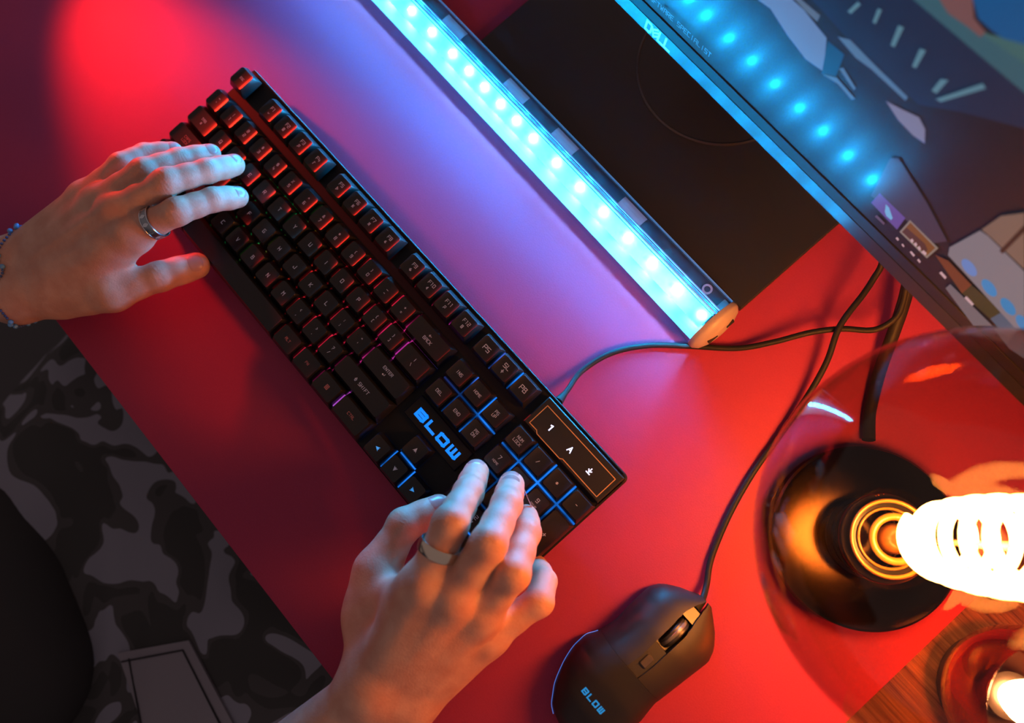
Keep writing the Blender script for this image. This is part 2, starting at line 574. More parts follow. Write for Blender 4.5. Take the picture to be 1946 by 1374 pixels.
# maker's lettering on the chin
p0, p1 = scr(1231, 45), scr(1279, 90)
cx, cy = (p0[0] + p1[0]) / 2, t1 * 0.5
w = (p1[0] - p0[0])
mb = MB()
zf = lambda x, y: kz + (0.0006 - kz) * y / t1 + 0.00015
hh = t1 * 0.66
for k, (ch_, sh) in enumerate((('D', 0), ('E', 0.0), ('L', 0), ('L', 0))):
    x = cx - w / 2 + k * w / 4
    if ch_ == 'E':
        strokes(mb, ['3.2,6.4 0,4 1.6,0 4.8,2.6', '0.9,2.1 4.1,4.6'], x, cy - hh / 2, w / 4 / 5, hh / 6, hh * 0.22, zf)
    else:
        strokes(mb, G[ch_], x, cy - hh / 2, w / 4 / 5, hh / 6, hh * 0.26, zf)
o = mb.build('maker_lettering', mat('silver_print', (0.55, 0.6, 0.62), 0.3, metal=0.5), mon)
o.matrix_local = PLOC
# stand
mb = MB().prism([(-0.12 - 0.03, 0.207 - 0.33), (0.1745 - 0.03, 0.2045 - 0.33), (0.1775 - 0.03, 0.42 - 0.33), (-0.12 - 0.03, 0.42 - 0.33)], 0.0, 0.005, 0.001)
mb.build('stand_base', mat('stand_black', (0.022, 0.022, 0.024), 0.42), mon)
mb = MB().lathe([(0.0660, 0.0050), (0.0660, 0.0054), (0.0645, 0.0058), (0.0640, 0.0050)], 64, (0.0, 0.0, 0.0), True)
rg = mb.build('swivel_ring', mat('swivel_metal', (0.12, 0.10, 0.09), 0.35, metal=0.8), mon, 40)
mb = MB().box((0, 0.035, 0.13), (0.07, 0.03, 0.25)).box((0, 0.02, 0.22), (0.12, 0.05, 0.1))
mb.build('stand_neck', plastic, mon)

# ------------------------------------------------------------------ light bar
bar = thing('light_bar', 'clear tube light bar with glowing blue white diodes, lying before the monitor', 'light bar', (0.172, 0.1775, 0), (0, 0, -0.028))
RC, CZ = 0.0205, 0.0205
X0 = -0.52
# cross-section (y, z): dark housing at the back, tilted diode board, frosted strip in front
hp = [(0.0192 * math.cos(math.radians(a)), CZ + 0.0192 * math.sin(math.radians(a))) for a in range(32, -96, -8)]
hp += [(-0.0040, 0.0030), (-0.0042, 0.0100), (-0.0042, 0.0233), (0.0042, 0.0275), (0.0050, 0.0310), (0.0120, 0.0318)]
MB().extrude_x(hp, [X0, -0.004]).build('housing', mat('bar_housing', (0.03, 0.03, 0.035), 0.35), bar, 40)
pt, pb = Vector((0.0044, 0.0282)), Vector((-0.0088, 0.0222))
fd = (pb - pt).normalized()
fn = Vector((fd.y, -fd.x))
pr = [tuple(pt), tuple(pt + fn * 0.0008), tuple(pb + fn * 0.0008), tuple(pb)]
MB().extrude_x(pr, [X0, -0.006]).build('diode_board', mat('board_white', (0.8, 0.82, 0.85), 0.5), bar)


def frosted():
    m = bpy.data.materials.new('frosted_strip')
    m.use_nodes = True
    nt = m.node_tree
    nt.nodes.remove(nt.nodes['Principled BSDF'])
    d = nt.nodes.new('ShaderNodeBsdfDiffuse')
    d.inputs[0].default_value = (0.92, 0.92, 0.92, 1)
    t = nt.nodes.new('ShaderNodeBsdfTranslucent')
    t.inputs[0].default_value = (0.02, 0.75, 1.0, 1)
    x = nt.nodes.new('ShaderNodeMixShader')
    x.inputs[0].default_value = 0.6
    nt.links.new(d.outputs[0], x.inputs[1])
    nt.links.new(t.outputs[0], x.inputs[2])
    nt.links.new(x.outputs[0], nt.nodes['Material Output'].inputs['Surface'])
    return m


v = []
fp = [(-0.0040, 0.0165), (-0.0085, 0.0128), (-0.0115, 0.0106), (-0.0138, 0.0095), (-0.0153, 0.0092)]
for x in (X0, -0.004):
    for y, z in fp:
        v.append((x, y, z))
MB().add(v, [(k, k + 1, 6 + k, 5 + k) for k in range(4)]).build('frosted_strip', frosted(), bar, 179)
led_m = mat('diode_glow', (0.8, 0.85, 0.9), 0.5, emit=LED_C, es=LED_E)
XS = [0.1592, 0.1345, 0.1089, 0.0841, 0.0579, 0.0323, 0.0065, -0.0197, -0.0391, -0.0576, -0.0766, -0.0953, -0.1153, -0.1408, -0.1664]
XS += [-0.1664 - 0.0255 * (i + 1) for i in range(6)]
pm = pt + (pb - pt) * 0.48 + fn * 0.0009
dme = None
wme = MB().prism([(-0.0018, -0.0012), (0.0018, -0.0012), (0.0018, 0.0012), (-0.0018, 0.0012)], -0.0004, 0.0004).mesh('added_fill_diode')
wht = mat('added_fill_diode', (0.9, 0.9, 0.9), 0.5, emit=(0.05, 0.55, 1.0), es=1500.0)
for x in XS:
    if dme is None:
        q = [pm - fd * 0.0017, pm - fd * 0.0015 + fn * 0.0026, pm + fd * 0.0015 + fn * 0.0026, pm + fd * 0.0017]
        dme = MB().extrude_x([tuple(k) for k in q], [-0.0022, 0.0022]).mesh('diode')
    d = link('diode', dme, led_m, bar)
    d.location = (x - 0.172 + 0.002, 0, 0)
    # unseen diode added under the board to brighten the frosted strip and mat
    w_ = link('added_fill_diode', wme, wht, bar)
    w_.location = (x - 0.172 + 0.002, -0.0060, 0.0208)


def clear_mat(name, tint, rough=0.02, ior_in=1.45):
    m = bpy.data.materials.new(name)
    m.use_nodes = True
    nt = m.node_tree
    nt.nodes.remove(nt.nodes['Principled BSDF'])
    out = nt.nodes['Material Output']
    tr = nt.nodes.new('ShaderNodeBsdfTransparent')
    tr.inputs[0].default_value = (*tint, 1)
    gl = nt.nodes.new('ShaderNodeBsdfGlossy')
    gl.inputs['Roughness'].default_value = rough
    gl.inputs['Color'].default_value = (0.95, 0.95, 0.95, 1)
    fr = nt.nodes.new('ShaderNodeFresnel')          # thin pane: the same reflectance from both sides
    ge = nt.nodes.new('ShaderNodeNewGeometry')
    io = nt.nodes.new('ShaderNodeMapRange')
    io.inputs['To Min'].default_value = 1.45
    io.inputs['To Max'].default_value = 1 / ior_in
    nt.links.new(ge.outputs['Backfacing'], io.inputs['Value'])
    nt.links.new(io.outputs[0], fr.inputs['IOR'])
    mx = nt.nodes.new('ShaderNodeMixShader')
    L = nt.links.new
    L(fr.outputs[0], mx.inputs[0])
    L(tr.outputs[0], mx.inputs[1])
    L(gl.outputs[0], mx.inputs[2])
    L(mx.outputs[0], out.inputs['Surface'])
    return m


sg = 56
v = []
for x in (X0, -0.001):
    for k in range(sg):
        a = 2 * PI * k / sg
        v.append((x, RC * math.cos(a), CZ + RC * math.sin(a)))
MB().add(v, [(k, (k + 1) % sg, sg + (k + 1) % sg, sg + k) for k in range(sg)]).build('clear_tube', clear_mat('clear_acrylic', (0.96, 0.97, 1.0)), bar, 179)
acr = mat('acrylic_rail_glow', (0.25, 0.4, 0.6), 0.15, emit=(0.02, 0.28, 0.75), es=0.55)  # blue emission stands in for diode light carried along the acrylic
for yy, rr in ((-0.0012, 0.0004), (0.0010, 0.0007), (0.0030, 0.0004), (0.0046, 0.0006), (0.0192, 0.0007)):
    zz = CZ + math.sqrt(max(0, (RC - 0.0004) ** 2 - yy * yy))
    MB().tube([(X0, yy, zz), (-0.004, yy, zz)], rr, 8).build('rail', acr, bar, 60)
for px, py in ((860, 46), (976, 170), (1068, 267), (1199, 399), (1375, 583)):
    p = at(px, py, 0.036)
    x = p.x - 0.172
    hw = 0.0115 if px < 1300 else 0.004
    v = []
    for k in range(5):
        y = 0.0062 + 0.0088 * k / 4
        z = 0.0312 + (y - 0.005) * 0.115 if y < 0.012 else 0.0320 - (y - 0.012) * 0.15
        z += 0.0002
        for xx in (x - hw, x + hw):
            v.append((xx, y, z + 0.0003))
    MB().add(v, [(2 * k, 2 * k + 1, 2 * k + 3, 2 * k + 2) for k in range(4)]).build('foil_strip', mat('foil', (0.30, 0.24, 0.24), 0.5), bar)
p = at(1343, 547, 0.037)
rg = MB().lathe([(0.0022, 0.0), (0.0036, 0.0), (0.0036, 0.0005), (0.0022, 0.0005)], 24, (0, 0, 0), True).build('button_ring', mat('foil'), bar, 40)
rg.location = (p.x - 0.172, 0.0110, 0.0320)
prof = [(0.0207, -0.0035), (0.0211, -0.001), (0.0207, 0.0008), (0.018, 0.0038), (0.012, 0.0062), (0.005, 0.0072), (0.0001, 0.0074)]
cap = MB().lathe(prof, 48).build('end_cap', mat('cap_white', (0.42, 0.33, 0.29), 0.45), bar, 50)
cap.rotation_euler = (0, PI / 2, 0)
cap.location = (0, 0, CZ)
for yy, zz, wy in ((0.0065, 0.030, 0.0065), (-0.0085, 0.0275, 0.008)):
    s_ = MB().box((0, 0, 0), (0.0012, wy, 0.0025)).build('port', mat('port_black', (0.01, 0.01, 0.01), 0.6), bar)
    s_.location = (0.0062, yy, zz)
    s_.rotation_euler = (0, -0.5, 0)

# ------------------------------------------------------------------ keyboard
U = 0.01905
KA = math.radians(3.0)
kb = thing('keyboard', 'black full-size gaming keyboard with coloured backlight under the hands', 'keyboard', (-0.22, 0.06, 0.034), (KA, 0, 0))
key_m = mat('key_black', (0.013, 0.012, 0.0135), 0.34, spec=0.4)
case_m = mat('case_black', (0.006, 0.006, 0.007), 0.5, spec=0.28)
ZP = -0.0112                      # plate height below the key tops


def rrect(x0, y0, x1, y1, r, n=4):
    out = []
    for cx, cy, a0 in ((x1 - r, y0 + r, -90), (x1 - r, y1 - r, 0), (x0 + r, y1 - r, 90), (x0 + r, y0 + r, 180)):
        for k in range(n + 1):
            a = math.radians(a0 + 90 * k / n)
            out.append((cx + r * math.cos(a), cy + r * math.sin(a)))
    return out


WK, HK = 22.5 * U, 6.33 * U
mb = MB()
mb.prism(rrect(0.0008, -HK - 0.0012, WK + 0.0006, 0.0034, 0.004), -0.0245, ZP, 0.0012)
# raised rim round the plate
mb.prism([(0.004, 0.0018), (WK - 0.004, 0.0018), (WK - 0.004, 0.0030), (0.004, 0.0030)], ZP - 0.001, ZP + 0.0018, 0.0003)
mb.prism([(WK - 0.0010, -HK + 0.004), (WK + 0.0002, -HK + 0.004), (WK + 0.0002, -0.002), (WK - 0.0010, -0.002)], ZP - 0.001, ZP + 0.0012, 0.0003)
mb.build('case', case_m, kb)
for fx in (0.03, WK - 0.03):
    MB().box((fx, -0.008, -0.0282), (0.02, 0.012, 0.0072)).build('foot', mat('rubber', (0.015, 0.015, 0.015), 0.8), kb)
    MB().box((fx, -0.112, -0.0260), (0.02, 0.010, 0.0030)).build('rubber_pad', mat('rubber'), kb)


def glow_mat():
    """backlight sheet: colour zones change along the keyboard"""
    m = bpy.data.materials.new('backlight')
    m.use_nodes = True
    nt = m.node_tree
    nt.nodes.remove(nt.nodes['Principled BSDF'])
    em = nt.nodes.new('ShaderNodeEmission')
    tc = nt.nodes.new('ShaderNodeTexCoord')
    tc.object = kb                    # zones are fixed to the keyboard
    sp = nt.nodes.new('ShaderNodeSeparateXYZ')
    ad = nt.nodes.new('ShaderNodeMath')
    ad.operation = 'MULTIPLY_ADD'
    ad.inputs[1].default_value = -0.25
    mr = nt.nodes.new('ShaderNodeMath')
    mr.operation = 'DIVIDE'
    mr.inputs[1].default_value = WK
    r = nt.nodes.new('ShaderNodeValToRGB')
    stops = [(0.0, (0.10, 0.0, 0.0)), (0.12, (0.01, 0.0, 0.0)), (0.23, (0.0, 0.3, 0.06)), (0.32, (0.0, 0.5, 0.12)), (0.36, (0.4, 0.15, 0.0)), (0.42, (0.95, 0.02, 0.02)),
             (0.58, (1.0, 0.02, 0.08)), (0.64, (0.80, 0.05, 0.6)), (0.69, (0.14, 0.16, 0.95)), (0.76, (0.015, 0.22, 1.0)), (1.0, (0.015, 0.22, 1.0))]
    el = r.color_ramp.elements
    while len(el) < len(stops):
        el.new(0.5)
    for e, (p, c) in zip(el, stops):
        e.position = p
        e.color = (*c, 1)
    n = nt.nodes.new('ShaderNodeTexNoise')
    n.inputs['Scale'].default_value = 45
    n.inputs['Detail'].default_value = 1
    mp = nt.nodes.new('ShaderNodeMapRange')
    mp.inputs['From Min'].default_value = 0.42
    mp.inputs['From Max'].default_value = 0.62
    mp.inputs['To Min'].default_value = 0.08
    mp.inputs['To Max'].default_value = 0.7
    # the zones on the left sit deeper and shine stronger
    bo = nt.nodes.new('ShaderNodeMapRange')
    bo.inputs['From Min'].default_value = 0.62
    bo.inputs['From Max'].default_value = 0.72
    bo.inputs['To Min'].default_value = 1.0
    bo.inputs['To Max'].default_value = 1.5
    mu = nt.nodes.new('ShaderNodeMath')
    mu.operation = 'MULTIPLY'
    L = nt.links.new
    L(mr.outputs[0], bo.inputs['Value'])
    L(bo.outputs[0], mu.inputs[0])
    L(mp.outputs[0], mu.inputs[1])
    L(tc.outputs['Object'], sp.inputs[0])
    L(sp.outputs['Y'], ad.inputs[0])
    L(sp.outputs['X'], ad.inputs[2])
    L(ad.outputs[0], mr.inputs[0])
    L(mr.outputs[0], r.inputs['Fac'])
    L(r.outputs['Color'], em.inputs['Color'])
    L(tc.outputs['Object'], n.inputs['Vector'])
    L(n.outputs['Fac'], mp.inputs['Value'])
    L(mu.outputs[0], em.inputs['Strength'])
    L(em.outputs[0], nt.nodes['Material Output'].inputs['Surface'])
    return m


V1 = 1.33
rects = [(0, V1, 15, V1 + 5), (15.25, V1, 18.25, V1 + 2), (16.25, V1 + 3, 17.25, V1 + 5), (15.25, V1 + 4, 18.25, V1 + 5), (18.5, V1, 22.5, V1 + 5),
         (6.5, 0, 10.5, 1), (11, 0, 15, 1), (15.25, 0, 18.25, 1)]
mb = MB()
for i, (u0, v0, u1, v1) in enumerate(rects):
    e = 0.0014
    z = ZP + 0.0006 + i * 0.00005
    mb.add([(u0 * U + e, -v1 * U + e, z), (u1 * U - e, -v1 * U + e, z), (u1 * U - e, -v0 * U - e, z), (u0 * U + e, -v0 * U - e, z)], [(0, 1, 2, 3)])
glow = glow_k = glow_mat()
mb.build('backlight', glow, kb)
# glowing bars added in main-block key gaps, for backlight caught on key sides
gme = None


def add_gap_glow(u_, v0, v1):
    global gme
    if gme is None:
        gme = MB().box((0, 0, 0), (0.0007, 1.0, 0.0020)).mesh('gap_glow_bar')
    o_ = link('gap_glow_bar', gme, glow_k, kb)
    o_.location = (u_ * U, -(v0 + v1) / 2 * U, -0.0062)
    o_.scale = (1, (v1 - v0) * U, 1)


for r_, (u0, u1) in enumerate(((7, 13), (6.5, 13.5), (6.75, 12.75), (5.25, 12.25))):
    for q in range(int(u1 - u0) + 1):
        add_gap_glow(u0 + q, V1 + r_ + random.uniform(0.10, 0.25), V1 + r_ + random.uniform(0.70, 0.88))
for u_ in (9.67, 10.9, 12.1, 13.35):
    add_gap_glow(u_, V1 + 4.2, V1 + 4.8)

DISH = 0.0012


def dish(x, hw):
    hw2 = min(hw, 0.0075)
    t = max(0.0, abs(x) - (hw - hw2)) / hw2
    return -DISH + DISH * min(1, t) ** 3.4


KEYS = {}


def cap_mesh(w, h, gv):
    k = (round(w, 3), round(h, 3), gv)
    if k in KEYS:
        return KEYS[k]
    bw, bh = w * U / 2 - (0.00065 if gv > 0.0005 else 0.00055), h * U / 2 - gv
    tw, th = w * U / 2 - 0.0024, h * U / 2 - 0.0026
    oy = 0.0004
    n = 9

    # column positions so that three columns fall inside each rounded corner
    def cols(hw, r):
        return [-hw, -hw + r * 0.3, -hw + r, -hw * 0.5, 0, hw * 0.5, hw - r, hw - r * 0.3, hw]

    def ring2(hw, hh, r, zf, oy):
        top, bot = [], []
        for x in cols(hw, r):
            e = max(0.0, abs(x) - (hw - r))
            y = hh - r + math.sqrt(max(0, r * r - e * e))
            top.append((x, y + oy, zf(x)))
            bot.append((x, -y + oy, zf(x)))
        return top + bot[::-1]
    R = [ring2(bw, bh, 0.0005, lambda x: -0.0088, 0), ring2(bw - 0.0001, bh - 0.0001, 0.0006, lambda x: -0.0070, 0),
         ring2(tw + 0.0003, th + 0.0003, 0.0017, lambda x: dish(x, tw) - 0.0006, oy), ring2(tw, th, 0.0016, lambda x: dish(x, tw), oy)]
    m = 2 * n
    mb = MB()
    v = [p for r in R for p in r]
    f = []
    for q in range(3):
        for i in range(m):
            j = (i + 1) % m
            f.append((q * m + i, q * m + j, (q + 1) * m + j, (q + 1) * m + i))
    b = 3 * m
    for i in range(n - 1):
        f.append((b + i, b + i + 1, b + m - 2 - i, b + m - 1 - i))
    mb.add(v, f)
    me = mb.mesh('key', 42)
    me.materials.append(key_m)
    KEYS[k] = (me, tw)
    return KEYS[k]


leg_m = mat('legend_grey', (0.34, 0.32, 0.36), 0.5, emit=(0.50, 0.44, 0.62), es=0.11)
leg_r = mat('legend_red', (0.30, 0.10, 0.10), 0.5, emit=(0.45, 0.10, 0.10), es=0.10)
leg_b = mat('legend_blue', (0.10, 0.30, 0.6), 0.5, emit=(0.03, 0.30, 0.85), es=0.75)
ICON = {
    'globe': ['0,3 2,1 4,3'], 'calc': ['0,0 0,6 4,6 4,0 0,0', '0,3 4,3', '2,0 2,6'], 'note': ['1,0 1,6 4,5', '0,0.5 1,0.5'], 'play': ['0,0 4,3 0,6 0,0'],
    'stop': ['0,0 0,6 3,6', '4,0 4,6'], 'prev': ['0,0 0,6', '2.2,0.6 0.8,3 2.2,5.4', '4,0.6 2.6,3 4,5.4'], 'next': ['4,0 4,6', '1.8,0.6 3.2,3 1.8,5.4', '0,0.6 1.4,3 0,5.4'],
    'vol-': ['0,2 1,2 2.4,0.4 2.4,5.6 1,4 0,4 0,2', '3.2,2 4.4,2'], 'vol+': ['0,2 1,2 2.4,0.4 2.4,5.6 1,4 0,4 0,2', '3.2,2 4.8,2', '4,1 4,3'],
    'mute': ['0,2 1,2 2.4,0.4 2.4,5.6 1,4 0,4 0,2'], 'search': ['0.4,2.2 0.4,6 4,6 4,2.2 0.4,2.2', '1,2 -0.6,0'], 'sheet': ['0,0 0,6 4,6 4,0 0,0', '0.6,2 3.4,2', '0.6,4 3.4,4'],
    'sun': ['1,1.6 1,4.4 3,4.4 3,1.6 1,1.6', '2,5.2 2,6.4', '2,-0.4 2,0.8', '-0.6,3 0.4,3', '3.6,3 4.6,3'], 'menu': ['-0.6,0 -0.6,6 4.6,6 4.6,0 -0.6,0', '1,1.6 3,1.6', '1,3 3,3', '1,4.4 3,4.4'],
    'shift': ['0,3 2,6 4,3 3,3 3,0.6 1,0.6 1,3 0,3'], 'back': ['6,3 0,3', '2,5 0,3 2,1'], 'enter': ['6,5 6,2 0,2', '2,3.6 0,2 2,0.4'], 'win': ['0,0 0,6 4,6 4,0 0,0', '2,0 2,6', '0,3 4,3'],
    'down': ['0.4,5 3.6,5 2,1 0.4,5', '2,4.6 2,2'], 'up': ['0.4,1 3.6,1 2,5 0.4,1', '2,1.4 2,4'], 'left': ['3.6,5 3.6,1 0.4,3 3.6,5'], 'right': ['0.4,5 0.4,1 3.6,3 0.4,5'],
}
ARW = {'au': [(0, 1.25), (-1.1, -1.0), (-0.3, -0.55), (0, -1.05), (0.3, -0.55), (1.1, -1.0)]}


def key(u, v, w, h, lines, lm=None, arrow=None):
    me, tw = cap_mesh(w, h, 0.00065 if u > 15.1 else 0.00003)
    k = link('key', me, None, kb)
    k.location = ((u + w / 2) * U, -(v + h / 2) * U, 0)
    mb = MB()
    zf = lambda x, y: dish(x, tw) + 0.00008
    if arrow is not None:
        c, s = math.cos(arrow), math.sin(arrow)
        pts = [(1.5e-3 * (x * c - y * s), 1.5e-3 * (x * s + y * c)) for x, y in ARW['au']]
        mb.add([(x, y + 0.0004, zf(x, y)) for x, y in pts], [(0, 1, 2), (0, 2, 3), (0, 3, 4), (0, 4, 5)])
    n = len(lines)
    for i, (s, hh, dx, dy) in enumerate(lines):
        if s in ICON:
            strokes(mb, ICON[s], dx - hh * 0.31, dy - hh / 2 + 0.0004, hh * 0.62 / 4, hh / 6, hh * 0.16, zf)
        else:
            text(mb, s, dx, dy + 0.0004, hh, hh * 0.15, zf, 0.66, 0.30)
    if mb.v:
        mb.build('legend', lm or leg_m, k)
    return k


T2 = lambda a, b: [(a, 0.0022, 0, 0.0020), (b, 0.0022, 0, -0.0022)]
key(0, 0, 1, 1, [('ESC', 0.0016, 0, 0)])
fk = ['globe', 'calc', 'search', 'note', 'play', 'prev', 'next', 'vol-', 'vol+', 'mute', 'search', 'sheet']
for i in range(12):
    u = (2 if i < 4 else 6.5 - 4 if i < 8 else 11 - 8) + i
    key(u, 0, 1, 1, [('F%d' % (i + 1), 0.0024, 0.0002, 0.0019), (fk[i], 0.0022, 0, -0.0024)])
key(15.25, 0, 1, 1, [('PS', 0.0033, 0, 0)])
key(16.25, 0, 1, 1, [('SL', 0.0030, 0, 0.0018), ('sun', 0.0024, 0, -0.0025)])
key(17.25, 0, 1, 1, [('PB', 0.0033, 0, 0)])
for i, (a, b) in enumerate(zip('~!@#$%^&*()_+', '`1234567890-=')):
    key(i, V1, 1, 1, T2(a, b))
key(13, V1, 2, 1, [('back', 0.0022, -0.001, 0.0020), ('BACK', 0.0022, 0, -0.0016)])
key(0, V1 + 1, 1.5, 1, [('TAB', 0.0019, 0, 0.0012), ('next', 0.0018, 0, -0.0020)])
for i, c in enumerate('QWERTYUIOP'):
    key(1.5 + i, V1 + 1, 1, 1, [(c, 0.0027, 0, 0)])
key(11.5, V1 + 1, 1, 1, T2('{', '['))
key(12.5, V1 + 1, 1, 1, T2('}', ']'))
key(13.5, V1 + 1, 1.5, 1, T2('|', '\\'))
key(0, V1 + 2, 1.75, 1, [('CAPS', 0.0019, 0, 0.0014), ('LOCK', 0.0019, 0, -0.0018)], leg_r)
for i, c in enumerate('ASDFGHJKL'):
    key(1.75 + i, V1 + 2, 1, 1, [(c, 0.0027, 0, 0)])
key(10.75, V1 + 2, 1, 1, T2(':', ';'))
key(11.75, V1 + 2, 1, 1, T2('"', "'"))
key(12.75, V1 + 2, 2.25, 1, [('ENTER', 0.0021, 0, 0.0018), ('enter', 0.0022, -0.001, -0.0020)])
key(0, V1 + 3, 2.25, 1, [('shift', 0.0024, -0.006, 0), ('SHIFT', 0.0021, 0.002, 0)])
for i, c in enumerate('ZXCVBNM'):
    key(2.25 + i, V1 + 3, 1, 1, [(c, 0.0027, 0, 0)])
for i, (a, b) in enumerate(zip('<>?', ',./')):
    key(9.25 + i, V1 + 3, 1, 1, T2(a, b))
key(12.25, V1 + 3, 2.75, 1, [('shift', 0.0026, -0.007, 0), ('SHIFT', 0.0023, 0.002, 0)])
key(0, V1 + 4, 1.25, 1, [('CTRL', 0.0019, 0, 0)], leg_r)
key(1.25, V1 + 4, 1.2, 1, [('win', 0.0026, 0, 0)])
key(2.45, V1 + 4, 1.2, 1, [('ALT', 0.0019, 0, 0)], leg_r)
key(3.65, V1 + 4, 6.02, 1, [])
key(9.67, V1 + 4, 1.23, 1, [('ALT', 0.0019, 0, 0)], leg_r)
key(10.9, V1 + 4, 1.2, 1, [('FN', 0.0018, 0, 0)], leg_r)
key(12.1, V1 + 4, 1.25, 1, [('menu', 0.0030, 0, 0)], leg_r)
key(13.35, V1 + 4, 1.65, 1, [('CTRL', 0.0019, 0, 0)], leg_r)
for i, s in enumerate(('INS', 'HOME')):
    key(15.25 + i, V1, 1, 1, [(s, 0.0021 if i == 0 else 0.0018, 0, 0)])
key(17.25, V1, 1, 1, [('PG', 0.0020, 0, 0.0014), ('UP', 0.0020, 0, -0.0016)])
for i, s in enumerate(('DEL', 'END')):
    key(15.25 + i, V1 + 1, 1, 1, [(s, 0.0021, 0, 0)])
key(17.25, V1 + 1, 1, 1, [('PG', 0.0020, 0, 0.0014), ('DN', 0.0020, 0, -0.0016)])
key(16.25, V1 + 3, 1, 1, [], None, 0.0)
key(15.25, V1 + 4, 1, 1, [], leg_b, PI / 2)
key(16.25, V1 + 4, 1, 1, [], None, PI)
key(17.25, V1 + 4, 1, 1, [], leg_b, -PI / 2)
key(18.5, V1, 1, 1, [('NUM', 0.0019, 0, 0.0014), ('LOCK', 0.0019, 0, -0.0018)])
for i, c in enumerate('/*-'):
    key(19.5 + i, V1, 1, 1, [(c, 0.0026, 0, 0)])
for r, row in enumerate(((('7', 'HOME'), ('8', 'up'), ('9', 'PGUP')), (('4', 'left'), ('5', ''), ('6', 'right')), (('1', 'END'), ('2', 'down'), ('3', 'PGDN')))):
    for i, (a, b) in enumerate(row):
        ln = [(a, 0.0026, 0, 0.0018)]
        if b:
            ln.append((b, 0.0022 if b in ICON else 0.0014, 0, -0.0024))
        key(18.5 + i, V1 + 1 + r, 1, 1, ln)
key(21.5, V1 + 1, 1, 2, [('+', 0.0034, 0, 0)])
key(21.5, V1 + 3, 1, 2, [('ENTER', 0.0015, 0, 0)])
key(18.5, V1 + 4, 2, 1, [('0', 0.0026, -0.002, 0.0018), ('INS', 0.0014, -0.002, -0.0022)])
key(20.5, V1 + 4, 1, 1, [('.', 0.0026, 0, 0.0018), ('DEL', 0.0014, 0, -0.0022)])


# maker's logo: squared letters glowing blue on the plate
def blow(mb, x0, y0, cw, h, zf, th, gap):
    for i, c in enumerate('BLOW'):
        x = x0 + i * (cw + gap)
        g = {'B': ['0,0 0,6 3.6,6 4,5.4 4,0.6 3.4,0 0,0', '0.6,3 4,3'], 'L': ['0,6 0,0 4,0'], 'O': ['0.4,0 0,0.5 0,5.5 0.4,6 3.6,6 4,5.5 4,0.5 3.6,0 0.4,0'],
             'W': ['0,6 0,0 3.6,0 4,0.5 4,6', '2,0 2,6']}[c]
        strokes(mb, g, x + th / 2, y0 + th / 2, (cw - th) / 4, (h - th) / 6, th, zf)


pl = MB().prism([(15.3 * U, -(V1 + 2.98) * U), (18.2 * U, -(V1 + 2.98) * U), (18.2 * U, -(V1 + 2.06) * U), (15.3 * U, -(V1 + 2.06) * U)], ZP - 0.0005, ZP + 0.0032, 0.0005).build('logo_plate', case_m, kb)
mb = MB()
blow(mb, 15.62 * U, -(3.74 + 0.33) * U, 0.0094, 0.0070, lambda x, y: ZP + 0.0034, 0.0021, 0.0020)
mb.build('logo', mat('logo_blue', (0.02, 0.2, 0.6), 0.4, emit=(0.0, 0.23, 1.0), es=1.0), kb)

# indicator panel above the number pad
pn = MB().prism([(18.55 * U, -1.24 * U), (22.42 * U, -1.24 * U), (22.42 * U, 0.0006), (18.55 * U, 0.0006)], ZP - 0.0005, -0.0050, 0.0007).build('indicator_panel', mat('panel_black', (0.015, 0.015, 0.016), 0.4), kb)
zi = lambda x, y: -0.00488
mb = MB()
ln = [(18.75, 0.24), (22.23, 0.22), (22.24, 1.11), (20.5, 1.11), (20.41, 1.18), (19.23, 1.19), (19.13, 1.11), (18.76, 1.12)]
for i in range(len(ln)):
    a_, b_ = ln[i], ln[(i + 1) % len(ln)]
    strokes(mb, ['%f,%f %f,%f' % (a_[0], -a_[1], b_[0], -b_[1])], 0, 0, U, U, 0.0006, zi)
mb.build('gold_outline', mat('gold_print', (0.72, 0.42, 0.20), 0.35, metal=0.3), pn)
ind = mat('indicator_white', (0.8, 0.85, 1), 0.4, emit=(0.42, 0.62, 1.0), es=1.3)
for (uu, g) in ((19.42, ['0.6,5.4 2.2,6 2.2,0']), (20.44, ['0,0 2,6 4,0', '0.9,2.1 3.1,2.1']), (21.44, ['2,6.2 2,1.8', '0.2,3.8 2,1.6 3.8,3.8', '0,0 4,0'])):
    mb = MB()
    strokes(mb, g, uu * U - 0.0015, -0.69 * U - 0.0018, 0.00072, 0.0006, 0.0010 if uu < 20 else 0.0008, zi)
    mb.build('indicator_light', ind, pn)

# cable
cab_m = mat('cable_black', (0.014, 0.014, 0.014), 0.55, spec=0.22)
rel = Vector(kb.location)
KINV = (Matrix.Translation(rel) @ Matrix.Rotation(KA, 4, 'X')).inverted()


def px_path(lst, n=8):
    return catmull([at(x, y, z) for x, y, z in lst], n)


pth = px_path([(1062, 762, 0.016), (1078, 742, 0.010), (1105, 706, 0.0035), (1160, 672, 0.0028), (1230, 657, 0.0028), (1310, 658, 0.0028), (1400, 662, 0.004), (1470, 650, 0.009),
               (1540, 632, 0.014), (1600, 625, 0.018), (1660, 627, 0.022), (1700, 606, 0.028), (1716, 575, 0.034), (1724, 530, 0.045), (1726, 470, 0.06)])
MB().tube([KINV @ p for p in pth], 0.0020, 10).build('cable', cab_m, kb, 60)
mb = MB()
for i in range(7):
    q0 = pth[0] + (pth[6] - pth[0]) * (i / 6.5)
    d = (pth[6] - pth[0]).normalized()
    mb.tube([KINV @ (q0 - d * 0.0007), KINV @ (q0 + d * 0.0007)], 0.0034 - 0.0002 * i, 10)
mb.build('cable_boot', cab_m, kb, 50)

